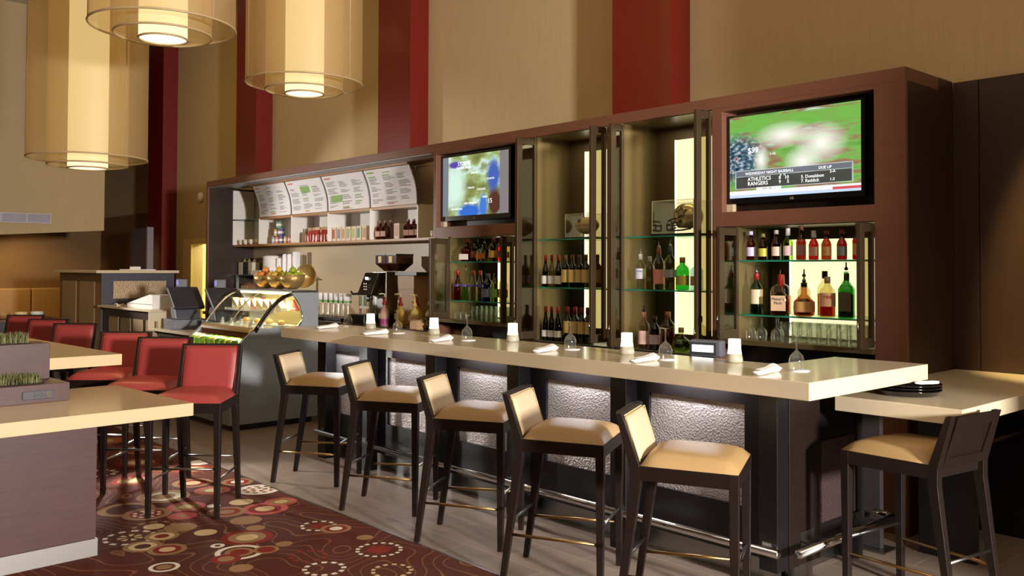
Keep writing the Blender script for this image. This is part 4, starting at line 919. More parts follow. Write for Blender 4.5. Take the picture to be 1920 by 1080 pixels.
dm = thing('dome_lid', 'clear domed bag of lids left of the cup tray', 'lids', (-7.76, 2.02, ZB)); MB().ball((0, 0, .1), .1, 16, 1, 1, 1.0).build('bag', tg(226, 206, 196), dm)
tr = thing('tea_rack', 'rack of coloured tea packets left of the coffee machine', 'rack', (-6.68, 2.14, ZB))
bx('rack_body', flat('rack_white', 214, 206, 190), -.11, .11, -.06, .06, 0, .30, tr)
for r_ in range(2):
    for c_ in range(4): bx('tea_packet', flat('pk%d' % (c_+4*r_), *[(170, 40, 40), (190, 196, 200), (226, 190, 90), (190, 90, 60), (90, 130, 80), (206, 196, 150), (70, 120, 110), (200, 150, 60)][c_+4*r_]), -.10+.052*c_, -.056+.052*c_, -.065, -.0605, .03+.14*r_, .14+.14*r_, tr)
# coffee machine
cm = thing('coffee_machine', 'black and steel bean to cup coffee machine with twin hoppers', 'coffee machine', (-6.32, 2.06, ZB))
bx('base', 'black', -.21, .13, -.30, .14, 0, .09, cm, .006); bx('body', 'steel', -.13, .13, -.02, .14, .091, .56, cm, .004)
hd = MB(); hd.hexa([(-.17, -.20, .30), (.10, -.20, .30), (.13, .10, .30), (-.13, .10, .30)], [(-.13, -.12, .545), (.13, -.12, .545), (.13, .13, .555), (-.13, .13, .555)]); hd.build('head', 'gloss_black', cm, .006)
bx('drip_grid', 'steel', -.17, .10, -.27, -.05, .0905, .098, cm)
MB().box(-.07, -.02, -.158, -.150, .47, .5).build('display', 'screen_white', cm)
for i in range(2):
    for k in range(3): MB().box(-.05+i*.04, -.035+i*.04, -.1905, -.185, .36+.03*k, .372+.03*k).build('button', 'white', cm)
MB().tube([(-.03, -.14, .30), (-.03, -.14, .23)], .018, 10).tube([(.04, -.14, .30), (.04, -.14, .25)], .012, 10).build('spout', 'steel', cm)
MB().tube([(-.14, -.16, .32), (-.22, -.22, .31), (-.24, -.23, .34)], .012, 8).build('steam_arm', 'black', cm)
for i, x in enumerate((-.10, .10)):
    hp = MB().hexa([(x-.03+.24, -.03, .565), (x+.03+.24, -.03, .565), (x+.03+.24, .05, .565), (x-.03+.24, .05, .565)], [(x-.095+.24, -.10, .645), (x+.095+.24, -.10, .645), (x+.095+.24, .12, .645), (x-.095+.24, .12, .645)])
    hp.box(x-.095+.24, x+.095+.24, -.10, .12, .6455, .735)
    o = hp.build('bean_hopper', pbr('smoked_hopper', S(70, 36, 18), .12, coat=.5), cm); bx('lid', 'black', x+.143, x+.337, -.105, .125, .736, .748, o); bx('paper_label', flat('hopper_label', 220, 190, 130), x+.20, x+.26, -.1035, -.1005, .655, .725, o)
gm = thing('milk_cooler', 'wooden cabinet tower right of the coffee machine', 'cooler', (-5.88, 2.16, ZB))
bx('body', flat('tan_wood', 176, 138, 96), -.15, .15, -.08, .2, 0, .52, gm, .004); bx('top', 'black', -.17, .22, -.10, .22, .521, .555, gm); bx('door_line', flat('tan_wood_dark', 130, 96, 64), -.15, .15, -.0835, -.0805, .37, .375, gm)
sy = [(-5.86, (190, 150, 130), (150, 60, 110), redc, 'purple based'), (-5.735, (196, 140, 70), (150, 90, 40), flat('pump_cream', 226, 200, 120), 'amber'), (-5.57, (206, 180, 90), (190, 140, 50), redc, 'golden'), (-5.44, (214, 180, 60), (200, 150, 40), redc, 'honey'), (-5.33, (206, 190, 130), (196, 170, 90), flat('pump_cream', 226, 200, 120), 'pale')]
for i, (x, g_, l_, c_, nm) in enumerate(sy):
    t = thing('syrup_pump', '%s syrup bottle with pump, %s from left on the coffee counter' % (nm, on[i]), 'bottle', (x, 1.80+.11*(i % 2), ZB), 0, 'syrup pump bottles')
    MB().lathe([(.045, 0), (.05, .01), (.05, .13), (.036, .17), (.016, .195), (.016, .215)], 18).build('bottle_body', flat('syrup_%d' % i, *g_), t)
    MB().open().lathe([(.0506, .01), (.0506, .07)], 18).build('liquid_band', flat('syrl_%d' % i, *l_), t)
    MB().lathe([(.024, .216), (.027, .225), (.012, .255), (.010, .30)], 14).build('collar', c_, t)
    MB().tube([(0, 0, .30), (0, 0, .325), (-.02, -.02, .33), (-.045, -.04, .325)], .007, 8).build('pump_spout', flat('pump_white', 236, 226, 190), t)
    bx('paper_label', flat('syrup_label', 220, 200, 170), -.03, .03, -.053, -.0508, .075, .125, t)
sp = thing('soda_pump', 'clear dispenser with pump beside the coffee machine', 'dispenser', (-6.03, 1.80, ZB)); MB().lathe([(.04, 0), (.042, .01), (.042, .17), (.02, .2), (.016, .21)], 16).build('body', tg(220, 214, 196), sp); MB().tube([(0, 0, .21), (0, 0, .29), (-.045, 0, .30)], .008, 8).build('pump', 'white', sp)
mj = thing('milk_jug', 'white milk jug with green lettering at the counter end', 'jug', (-5.22, 1.98, ZB))
MB().lathe([(.085, 0), (.09, .01), (.09, .14), (.06, .19), (.03, .21), (.03, .235)], 20, sq=4).build('jug_body', flat('milk_white', 232, 218, 190), mj); MB().lathe([(.033, .236), (.033, .26)], 14).build('cap', flat('jug_cap', 190, 170, 110), mj)
lettering('Organic', .04, flat('dark_green_ink', 40, 66, 40), mj, (-.07, -.093, .10), FR)
nb = thing('napkin_box', 'small brown box before the milk jug on the coffee counter', 'box', (-5.19, 1.73, ZB), R(10)); bx('card', flat('kraft', 190, 150, 110), -.05, .05, -.05, .05, 0, .11, nb); bx('front', flat('kraft_light', 214, 178, 140), -.045, .045, -.0525, -.0505, .005, .10, nb)
hb = thing('potted_herb', 'small round green herb pot beside the brown box', 'plant', (-5.08, 1.79, ZB))
MB().lathe([(.03, 0), (.045, .04)], 14).build('pot', 'black', hb)
lf = MB()
random.seed(3)
for i in range(90):
    a, b_ = random.random()*2*PI, random.random()*PI/2; d = Vector((math.cos(a)*math.cos(b_), math.sin(a)*math.cos(b_), math.sin(b_)+.2))*(.04+.03*random.random()); p_ = d+Vector((0, 0, .05)); s_ = .012
    lf.add([p_+Vector((s_, 0, 0)), p_+Vector((0, s_, s_)), p_+Vector((-s_, 0, 0)), p_+Vector((0, -s_, -s_*.2))], [(0, 1, 2, 3)])
lf.build('foliage', flat('herb_green', 58, 84, 46), hb)
# left end of coffee counter: small glass shelf with cups
gs = thing('wall_shelf', 'small glass shelf of paper cups left of the backsplash', 'shelf', (0, 0, 0)); bx('shelf_plate', 'glass_edge', -10.09, -8.35, 2.10, 2.40, 1.445, 1.457, gs); bx('shelf_lip', 'steel', -10.09, -8.35, 2.09, 2.0995, 1.443, 1.459, gs); bx('support', 'steel', -8.45, -8.42, 2.12, 2.16, .957, 1.444, gs); bx('support', 'steel', -10.06, -10.03, 2.12, 2.16, .957, 1.444, gs)
ZG = 1.458
ca = thing('condiment_caddy', 'clear divided caddy with a dark section at shelf left', 'caddy', (-9.85, 2.22, ZG)); bx('back', 'acrylic', -.2, .24, .06, .07, 0, .2, ca)
for k, (x, c) in enumerate(((-.2, (226, 220, 196)), (-.06, (30, 24, 26)), (.1, (220, 216, 200)))): bx('packet_stack', flat('cad%d' % k, *c), x, x+.12, -.06, .05, 0, .17, ca)
for k, x in enumerate((-.14, .0, .16)): MB().add([(x-.06, 0, .175), (x+.06, 0, .175), (x, .01, .235)], [(0, 1, 2)]).build('napkin_tip', flat('tip%d' % k, 206, 200, 150), ca)
sgb = thing('sugar_box', 'row of small white sugar packets on the glass shelf', 'box', (-9.48, 2.16, ZG))
for k in range(5): bx('packet', 'paper', -.13+.055*k, -.083+.055*k, -.03, .03, 0, .06, sgb)
for i, (x, r_, h_, lab) in enumerate(((-9.20, .14, .25, 'wide stack of white plates on the glass shelf'), (-8.98, .06, .22, 'white cup stack right of the plate stack'), (-8.83, .055, .27, 'tall white cup stack in the middle of the glass shelf'), (-8.70, .055, .27, 'tall white cup stack next to the bowls'), (-8.57, .05, .3, 'tallest white cup stack, right end of glass shelf'), (-8.99, .05, .10, 'short white cup stack in front of the plates'))):
    t = thing('cup_stack', lab, 'cups', (x, 2.26 if i != 5 else 2.14, ZG), 0, 'cup stacks on the glass shelf')
    n = int(h_/.022); pr = []
    for k in range(n): pr += [(r_, k*h_/n), (r_*1.03, (k+.7)*h_/n), (r_*.98, (k+.95)*h_/n)]
    MB().lathe(pr, 18).build('stack', 'paper', t); MB().lathe([(r_*.9, h_), (r_*.9, h_+.006)], 18).build('top_rim', 'white', t)
bgz = thing('bread_basket', 'bag of rolls in shade below the glass shelf', 'basket', (-9.6, 2.1, ZB+.15)); MB().ball((0, 0, .12), .18, 16, 1.2, .6, .7).build('bag', flat('bag_brown', 150, 104, 80), bgz); bx('card', flat('bag_card', 206, 186, 140), .02, .2, -.12, -.115, .0, .2, bgz); bx('stand', 'espresso', -.2, .2, -.1, .1, -.149, 0, bgz)

# ================================================================ display case
dc = thing('display_case', 'steel refrigerated display case with curved glass at the bar end', 'display case', (0, 0, 0))
CX0, CX1 = -7.28, -6.10
prof = [(.226, .06), (1.16, .06), (1.16, 1.305), (.86, 1.305), (.90, 1.25), (.945, 1.18), (.975, 1.10), (.985, 1.03), (.94, .975), (.52, .962), (.43, .93), (.36, .87), (.30, .80), (.245, .72), (.226, .62)]
MB().prism(prof, CX1-.03, CX1, 'x').build('side_panel', 'steel_side', dc); MB().prism(prof, CX0, CX0+.03, 'x').build('side_panel', 'steel_side', dc)
arc = [(.46, .948), (.50, 1.0), (.56, 1.085), (.63, 1.17), (.70, 1.235), (.77, 1.282), (.85, 1.306)]
def ribbon(x0, x1, pts, th, m, name):
    b = MB(); n = len(pts)
    for x in (x0, x1): b.v += [(x, p_[0], p_[1]) for p_ in pts]+[(x, p_[0]+th*.7, p_[1]-th*.7) for p_ in pts]
    k = 2*n
    for i in range(n-1):
        for f_ in ((i, i+1, k+i+1, k+i), (n+i, k+n+i, k+n+i+1, n+i+1), (i, n+i, n+i+1, i+1), (k+i, k+i+1, k+n+i+1, k+n+i)): b.f.append(f_); b.sm.append(True); b.mi.append(0)
    for i in (0, n-1): b.f.append((i, k+i, k+n+i, n+i)); b.sm.append(False); b.mi.append(0)
    return b.build(name, m, dc)
ribbon(CX0+.03, CX1-.03, arc, .006, 'case_glass', 'curved_glass')
ribbon(CX1-.012, CX1+.006, arc, .035, 'gloss_black', 'glass_trim'); ribbon(CX1-.004, CX1+.009, [(a+.022, b_-.022) for a, b_ in arc], .008, 'chrome', 'glass_trim')
ribbon(CX0-.006, CX0+.012, arc, .022, 'chrome', 'glass_trim'); ribbon(-6.70, -6.688, arc, .012, 'chrome', 'glass_joint')
MB().prism([(.50, .962), (.94, .975), (.985, 1.03), (.975, 1.10), (.945, 1.18), (.90, 1.25), (.86, 1.30), (.77, 1.27), (.70, 1.225), (.63, 1.16), (.56, 1.075)], CX1-.018, CX1-.014, 'x').build('side_glass', 'case_glass', dc)
MB().tube([(CX1+.002, a, b_) for a, b_ in ((.86, 1.30), (.90, 1.25), (.945, 1.18), (.975, 1.10), (.985, 1.03), (.94, .975))], .007, 8).build('side_glass_trim', 'chrome', dc)
MB().tube([(CX1+.002, a, b_) for a, b_ in ((.226, .62), (.245, .72), (.30, .80), (.36, .87), (.43, .93), (.47, .95))], .006, 8).build('front_edge', 'chrome', dc)
MB().tube([(CX0-.002, a, b_) for a, b_ in ((.226, .62), (.245, .72), (.30, .80), (.36, .87), (.43, .93), (.47, .95))], .006, 8).build('front_edge', 'chrome', dc)
bx('top_plate', 'steel', CX0, CX1, .85, 1.16, 1.306, 1.325, dc, .006)
bx('back_panel', flat('case_cream', 226, 214, 170), CX0+.03, CX1-.03, 1.12, 1.155, .07, 1.30, dc)
bx('deck', 'white', CX0+.03, CX1-.03, .48, 1.12, .945, .962, dc); bx('glass_shelf', 'case_glass', CX0+.03, CX1-.03, .70, 1.12, 1.112, 1.12, dc); bx('shelf_lip', 'white', CX0+.03, CX1-.03, .69, .70, 1.105, 1.13, dc)
bx('light_tube', 'amber_lum', CX0+.05, CX1-.05, .86, .89, 1.285, 1.30, dc)
MB().prism([(.43, .95), (.47, .97), (.475, .945), (.42, .925)], CX0+.03, CX1-.03, 'x').build('glass_rail', flat('rail_tan', 176, 146, 100), dc)
MB().prism([(.435, .924), (.455, .924), (.416, .872), (.398, .872)], CX0+.03, CX1-.03, 'x').build('sloped_panel', 'dark_red_lam', dc)
bx('lower_deck', 'white', CX0+.03, CX1-.03, .26, 1.12, .75, .77, dc); bx('front_panel', 'steel_side', CX0+.03, CX1-.03, .228, .25, .06, .77, dc); bx('plinth', 'black', CX0+.05, CX1-.05, .26, 1.12, 0, .0595, dc); bx('lower_light', 'amber_lum', CX0+.05, CX1-.05, .44, .455, .868, .876, dc)
pcol = [(226, 200, 140), (206, 150, 100), (236, 222, 190), (190, 70, 60), (210, 180, 110)]
random.seed(5)
for r_, (y, z) in enumerate(((.80, 1.121), (.98, 1.121))):
    for i in range(8):
        t = thing('wrapped_sandwich', 'wrapped sandwich, %s from left in the %s row of the case shelf' % (on[i], ['front', 'back'][r_]), 'food', (CX0+.10+i*.14, y, z), R(random.randint(-12, 12)), 'wrapped food in the display case')
        MB().prism([(-.05, 0), (.05, 0), (.05, .03), (-.04, .11)], -.035, .035, 'y').build('wrap', flat('sand_%d' % ((i+r_) % 5), *pcol[(i+r_) % 5]), t); bx('label_strip', 'paper', -.045, .03, -.038, -.0355, .015, .025, t)
for i in range(5):
    t = thing('price_card', 'small white price card, %s from left on the case deck' % on[i], 'card', (CX0+.18+i*.22, .58, .9625), R(-10), 'price cards in the display case'); MB().hexa([(-.03, 0, 0), (.03, 0, 0), (.03, .03, 0), (-.03, .03, 0)], [(-.03, .02, .07), (.03, .02, .07), (.03, .024, .07), (-.03, .024, .07)]).build('card', 'paper', t)
for i in range(4):
    t = thing('pastry_plate', 'plate of pastries, %s from left on the case deck' % on[i], 'plate', (CX0+.2+i*.26, .85, .9625), 0, 'pastry plates in the display case'); MB().lathe([(.06, 0), (.10, .012), (.098, .016), (.001, .006)], 20).build('plate', 'white', t); MB().ball((.02, 0, .035), .04, 12, 1.2, .9, .7).ball((-.045, .02, .03), .03, 12).build('pastry', flat('pastry', 206, 160, 90), t)
gc = [(150, 190, 60), (226, 220, 120), (120, 170, 70), (236, 236, 226)]
for r_ in range(3):
    for i in range(9):
        t = thing('fruit_cup', 'clear cup of cut fruit, %s from left in the %s row' % ((on+['ninth'])[i], ['front', 'middle', 'back'][r_]), 'cup', (CX0+.10+i*.12, .33+r_*.10, .771), 0, 'fruit cups in the lower case'); MB().lathe([(.034, 0), (.042, .06)], 14).build('cup', flat('cup_%d' % ((i*2+r_) % 4), *gc[(i*2+r_) % 4]), t); MB().ball((0, 0, .062), .038, 12, 1, 1, .5).build('fruit', flat('fruit_%d' % ((i+r_) % 3), *[(170, 206, 70), (230, 226, 150), (110, 170, 60)][(i+r_) % 3]), t)
# bowls of fruit on top
def fbowl(x, y, name, label, fruit, fcol, tilt):
    t = thing('fruit_bowl', label, 'bowl', (x, y, 1.336)); sh = MB().open().lathe([(.001, .0), (.04, .0), (.085, .03), (.118, .08), (.13, .14), (.125, .14), (.113, .08), (.08, .034), (.001, .008)], 26).build('wire_bowl', 'gold', t); sh.rotation_euler = (0, tilt, 0)
    MB().torus(.128, .004, .14, 30, 6).build('rim', 'gold', t).rotation_euler = (0, tilt, 0)
    for i in range(7):
        a = i*2*PI/6; r_ = .072 if i < 6 else 0; h_ = .142 if i < 6 else .192
        f_ = thing(fruit, '%s %s in the %s bowl' % (['left', 'front left', 'front', 'right', 'back right', 'back', 'topmost'][i], fruit.replace('_', ' '), name), fruit.replace('_', ' '), (x+r_*math.cos(a+PI), y+r_*math.sin(a+PI), 1.336+h_+tilt*-.3*r_*math.cos(a+PI)), 0, '%s bowl of %s' % (name, fruit))
        MB().ball((0, 0, 0), .036, 14, 1, 1, .95).build('flesh', fcol, f_); MB().tube([(0, 0, .034), (.003, 0, .048)], .003, 6).build('stem', flat('stem', 80, 70, 40), f_)
fbowl(-6.77, .92, 'left', 'gold wire bowl of oranges on the display case, left of three', 'orange', flat('orange_peel', 222, 140, 60), R(3))
fbowl(-6.48, .92, 'middle', 'gold wire bowl of lemons on the display case, middle of three', 'lemon', flat('lemon_peel', 214, 176, 50), R(4))
fbowl(-6.19, .92, 'right', 'gold wire bowl of green apples on the display case, right of three', 'green_apple', flat('apple_skin', 150, 170, 40), R(-4))
ub = thing('upright_bowl', 'polished metal bowl stood on edge behind the apples', 'bowl', (-6.33, 1.16, 1.326))
MB().open().lathe([(.001, .0), (.05, .01), (.10, .05), (.125, .11), (.12, .11), (.094, .052), (.001, .01)], 26).build('bowl_shell', 'gold', ub); bb = ub.children[0]; bb.rotation_euler = (R(80), 0, R(30)); bb.location = (0, .04, .1255)

# ================================================================ POS counter and host stand
pc = thing('service_counter', 'stepped cream topped service counter left of the display case', 'counter', (0, 0, 0))
bx('upper_top', 'counter', -10.31, -8.49, .35, .95, 1.035, 1.062, pc, .003); bx('riser', 'counter', -8.53, -8.49, .35, .95, .86, 1.034, pc); bx('lower_top', 'counter', -8.53, -7.30, .35, .95, .83, .859, pc, .003)
bx('body', 'panel', -10.31, -7.30, .42, .90, 0, .829, pc); bx('upper_body', 'panel', -10.31, -8.531, .42, .90, .8295, 1.0345, pc)
for x in (-10.05, -9.62, -9.19, -8.76): bx('inset_panel', 'linen', x, x+.34, .408, .4195, .12, .93, pc)
hs = thing('host_stand', 'tall host stand with pale top and panelled sides', 'host stand', (0, 0, 0))
bx('top', 'counter', -12.22, -10.315, .33, 1.42, 1.475, 1.512, hs, .003); bx('body', flat('olive_brown', 130, 98, 54), -12.15, -10.36, .40, 1.36, 0, 1.474, hs)
for x in (-11.98, -11.2): bx('inset_panel', 'linen', x, x+.62, .388, .3995, .1, 1.36, hs)
bx('end_frame', flat('slate_dark', 62, 60, 72), -10.3595, -10.335, .40, 1.36, .0, 1.474, hs); bx('woven_panel', pbr('woven_metal', S(170, 146, 116), .4, metal=.4, bump=.6, bscale=80, btype='voronoi'), -10.3345, -10.325, .55, 1.245, 1.14, 1.37, hs)
pl = thing('paper_stack', 'loose white leaflets on the host stand top', 'papers', (-11.0, 1.1, 1.5125), R(20)); bx('sheet', 'paper', -.25, .25, -.1, .1, 0, .012, pl); MB().box(-.1, .0, -.05, .05, .0125, .05).build('clip_box', 'paper', pl)
ws_ = thing('ticket_printer', 'white wedge shaped order screen on the service counter', 'screen', (-9.0, .62, 1.0625))
MB().prism([(-.43, 0), (.40, 0), (.40, .03), (.40, .165), (.30, .17), (-.43, .05)], -.2, .2, 'y').build('wedge_body', 'white_lam', ws_, .004); bx('groove', 'grey', -.43, .40, -.2035, -.2005, .05, .055, ws_)
rc = thing('receipt', 'crumpled white receipt on the service counter', 'paper', (-9.95, .5, 1.0625)); MB().sheet(lambda u, v: (-.08+.16*u, -.04+.08*v, .012+.02*math.sin(5*u)*math.sin(4*v+1)), 8, 6).build('slip', 'paper', rc)
for i, (x, y, lab) in enumerate(((-8.15, .62, 'grey register terminal next to the white order screen'), (-7.52, .80, 'grey register terminal close to the display case'))):
    t = thing('register_terminal', lab, 'register', (x, y, .8595), R(-8), 'register terminals')
    bx('drawer', 'grey', -.22, .2, -.18, .2, 0, .11, t, .006); MB().prism([(-.10, .1105), (.12, .1105), (.05, .22), (.0, .27), (-.12, .25), (-.16, .20)], -.12, .12, 'y').build('stand', 'grey', t, .01)
    MB().prism([(-.14, .42), (.20, .22), (.23, .25), (-.10, .47), (-.16, .46)], -.17, .17, 'y').build('screen_housing', 'dgrey', t, .012); MB().prism([(-.13, .38), (-.02, .27), (.06, .28), (-.1, .42)], -.06, .06, 'y').build('neck', 'grey', t)
    bx('customer_display', 'grey', -.20, -.08, -.05, .05, .465, .56, t, .008); bx('lit_display', 'screen_off', -.17, -.10, -.054, -.0505, .49, .545, t)

# ================================================================ communal table
cmn = thing('communal_table', 'two level tan communal table with walnut base at the left', 'table', (-3.0, -1.48, 0), R(3.0))
bx('low_top', 'table', -.95, .13, -2.6, 0, .735, .805, cmn, .003); bx('high_top', 'table', -5.4, -.93, -2.6, .03, .93, 1.0, cmn, .003)
bx('base', 'walnut', -.90, -.12, -2.6, -.42, .10, .734, cmn, .002); bx('high_base', 'walnut', -5.2, -1.10, -2.6, -.45, .0, .929, cmn, .002)
bx('kick_plate', pbr('satin_kick_steel', S(176, 172, 166), .42, metal=.9), -.90, -.113, -2.6, -.413, .0, .0995, cmn)
bx('riser_block', 'walnut', -1.4, -.62, -2.6, -.30, .8055, .9295, cmn, .002) if False else None
# planter boxes on the table
lp = thing('planter_box', 'walnut planter box with a socket on the low table', 'planter', (-3.42, -1.955, .8055), R(3.0))
bx('box', 'walnut', -.42, 0, -1.2, 0, 0, .10, lp, .002); bx('socket_plate', flat('socket_grey', 70, 66, 72, .4), .0005, .008, -.245, -.088, .022, .068, lp, .003)
for y in (-.19, -.155):
    bx('socket', 'black', .0082, .0095, y, y+.012, .035, .039, lp); bx('socket', 'black', .0082, .0095, y, y+.012, .048, .052, lp); MB().box(.0082, .0095, y+.018, y+.024, .041, .047).build('socket', 'black', lp)
bx('switch', 'chrome', .0082, .0105, -.125, -.112, .03, .062, lp); bx('soil', 'soil', -.20, -.05, -.60, -.115, .1005, .104, lp)
up = thing('planter_box', 'walnut planter box on the upper tier, above the other box', 'planter', (-3.68, -1.99, .906), R(3.0))
bx('box', 'walnut', -.20, .0, -1.2, .0, .0, .205, up, .002); bx('soil', 'soil', -.18, -.04, -.7, -.09, .2055, .209, up)
def grass(name, label, x, y, z, rz, x0, x1, y0, y1, h, n, seed):
    random.seed(seed); b = MB()
    for _ in range(n):
        px_, py_ = random.uniform(x0, x1), random.uniform(y0, y1); hh = h*random.uniform(.6, 1.1); a = random.random()*2*PI; l = random.uniform(0, .5)*hh; w_ = .0022
        dx, dy = math.cos(a), math.sin(a)
        b.add([(px_-dy*w_, py_+dx*w_, 0), (px_+dy*w_, py_-dx*w_, 0), (px_+dx*l*.4+dy*w_, py_+dy*l*.4-dx*w_, hh*.6), (px_+dx*l*.4-dy*w_, py_+dy*l*.4+dx*w_, hh*.6), (px_+dx*l, py_+dy*l, hh)], [(0, 1, 2, 3), (3, 2, 4)])
    o = b.build(name, 'grass'); o.location = (x, y, z); o.rotation_euler = (0, 0, R(rz)); tag(o, label, 'grass', None, 'stuff')
grass('table_grass', 'short green grass in the lower planter box', -3.42, -1.955, .9098, 3, -.19, -.055, -.56, -.125, .055, 1700, 1)
grass('table_grass', 'short green grass in the upper planter box', -3.68, -1.99, 1.1152, 3, -.175, -.045, -.68, -.10, .06, 2000, 2)

# ================================================================ bar stools
def stool(label, loc, rz, red=False, group=None):
    t = thing('bar_stool', label, 'bar stool', loc, rz, group)
    zt = 1.03 if red else .925; L = .44; wb, wf = .205, .235
    fm = 'espresso'; sm = 'red_leather' if red else 'beige_leather'; pm = 'red_leather' if red else 'cream_leather'
    # apron
    fr = MB(); z0, z1 = .645, .705
    def quad(xa, ya, xb, yb, th): 
        d = Vector((xb-xa, yb-ya, 0)).normalized(); n = Vector((-d.y, d.x, 0))*th/2
        lo = [(xa-n.x, ya-n.y, z0), (xb-n.x, yb-n.y, z0), (xb+n.x, yb+n.y, z0), (xa+n.x, ya+n.y, z0)]
        fr.hexa(lo, [(p_[0], p_[1], z1) for p_ in lo])
    quad(.02, wb-.012, L-.04, wf-.014, .024); quad(.02, -wb+.012, L-.04, -wf+.014, .024); quad(L-.012, -wf+.04, L-.012, wf-.04, .022); quad(.012, -wb+.03, .012, wb-.03, .022)
    fr.build('seat_frame', fm, t)
    # cushion
    def top(u, v):
        a, b_ = 2*u-1, 2*v-1; x = .018+(L-.022)*u; w_ = (wb+(wf-wb)*u)-.004
        k = (max(0, 1-abs(a)**5))**.5*(max(0, 1-abs(b_)**5))**.5
        return (x, w_*b_, .7065+.062*k*(1-.1*a))
    MB().sheet(top, 14, 14).build('seat', sm, t)
    # legs
    for s in (-1, 1):
        a = .021
        y = s*(wf-.022); x = L-.022
        MB().hexa([(x-.014, y-.014, 0), (x+.016, y-.014, 0), (x+.016, y+.014, 0), (x-.014, y+.014, 0)], [(x-a, y-a, .7055), (x+a, y-a, .7055), (x+a, y+a, .7055), (x-a, y+a, .7055)]).build('leg', fm, t, .002)
        y = s*(wb-.02); b_ = .02
        rl = MB(); st_ = [(-.085, .014, .015, 0), (.0, .023, .02, .62), (.0, .024, .02, .69), (-.075 if not red else -.09, .014, .017, zt)]
        vs = []
        for (x, hx, hy, z) in st_: vs += [(x-hx, y-hy, z), (x+hx, y-hy, z), (x+hx, y+hy, z), (x-hx, y+hy, z)]
        fs = [(3, 2, 1, 0), (12, 13, 14, 15)]
        for i in range(3):
            for k in range(4): fs.append((i*4+k, i*4+(k+1) % 4, i*4+4+(k+1) % 4, i*4+4+k))
        rl.add(vs, fs); rl.build('leg', fm, t, .002)
        MB().lathe([(.009, .0001), (.009, .003)], 8).build('glide', 'black', t).location = (L-.022, s*(wf-.022), 0)
        MB().tube([(-.05, s*(wb-.02), .225), (L-.022, s*(wf-.022), .225)], .0075, 8).build('stretcher', 'brass' if not red else 'steel', t)
    MB().tube([(-.045, -wb+.03, .29), (-.045, wb-.03, .29)], .0075, 8).build('stretcher', 'steel', t)
    MB().tube([(L-.022, -wf+.03, .30), (L-.022, wf-.03, .30)], .0075, 8).build('foot_bar', 'steel', t)
    # back: panel between posts with upholstered pad
    tx_ = -.075 if not red else -.09
    def slab(xo0, xo1, y0, y1, za, zb):
        f0 = (za-.69)/(zt-.69); f1 = (zb-.69)/(zt-.69)
        xa, xb = tx_*f0, tx_*f1
        return MB().hexa([(xa+xo0, y0, za), (xa+xo1, y0, za), (xa+xo1, y1, za), (xa+xo0, y1, za)], [(xb+xo0, y0, zb), (xb+xo1, y0, zb), (xb+xo1, y1, zb), (xb+xo0, y1, zb)])
    slab(-.014, .010, -wb+.041, wb-.041, .69, zt-.004).build('back_panel', fm, t, .002)
    b = MB(); 
    for y0, y1, za, zb in ((-wb+.041, wb-.041, zt-.045, zt), (-wb+.041, wb-.041, .69, .735), (-wb+.041, -wb+.07, .735, zt-.045), (wb-.07, wb-.041, .735, zt-.045)):
        s2 = slab(-.024, -.0145, y0, y1, za, zb); b.add(s2.v, s2.f)
    b.build('back_trim', fm, t, .0015)
    def pad(u, v):
        a, c = 2*u-1, 2*v-1; f = v; z = .712+(zt-.012-.712)*v; k = (max(0, 1-abs(a)**8))**.4*(max(0, 1-abs(c)**8))**.4
        return (tx_*(z-.69)/(zt-.69)+.011+.022*k, a*(wb-.022), z)
    MB().sheet(pad, 14, 12).build('back_pad', pm, t)
    pw = [(tx_*(z-.69)/(zt-.69)+.024, y, z) for y, z in ((-wb+.026, .72), (-wb+.026, zt-.016), (wb-.026, zt-.016), (wb-.026, .72))]
    MB().tube(pw, .003, 6).build('piping', flat('piping_%d' % red, *((120, 30, 24) if red else (206, 180, 120))), t)
    return t
G = 'beige bar stools along the bar'
s0_ = stool('beige bar stool nearest the bar corner, fifth from the display case', (-.62, -.33, 0), R(27), False, G)
for (x, y, a, l) in ((-1.41, -.295, 29, 'beige bar stool fourth from the display case'), (-2.20, -.26, 32, 'beige bar stool in the middle of the bar row, third from the display case'), (-3.075, -.225, 35, 'beige bar stool second from the display case'), (-4.06, -.20, 36, 'beige bar stool nearest the steel display case')):
    dup(s0_, (x, y, 0), l, R(a))
dup(s0_, (.345, .66, 0), 'beige bar stool at the far right, its wooden back towards us', R(172))
s0_.children
r0 = stool('red bar stool nearest the tan communal table corner', (-3.80, -.99, .009), R(-43), True, 'red bar stools at the communal table')
for (x, y, a, l) in ((-4.60, -1.00, -43, 'red bar stool second from the near table corner'), (-5.35, -1.02, -42, 'red bar stool third from the near table corner'), (-6.75, -.99, -42, 'red bar stool fourth from the near table corner'), (-7.65, -.98, -42, 'red bar stool fifth from the near table corner'), (-8.60, -.95, -42, 'red bar stool farthest from us at the communal table')):
    dup(r0, (x, y, .009), l, R(a))

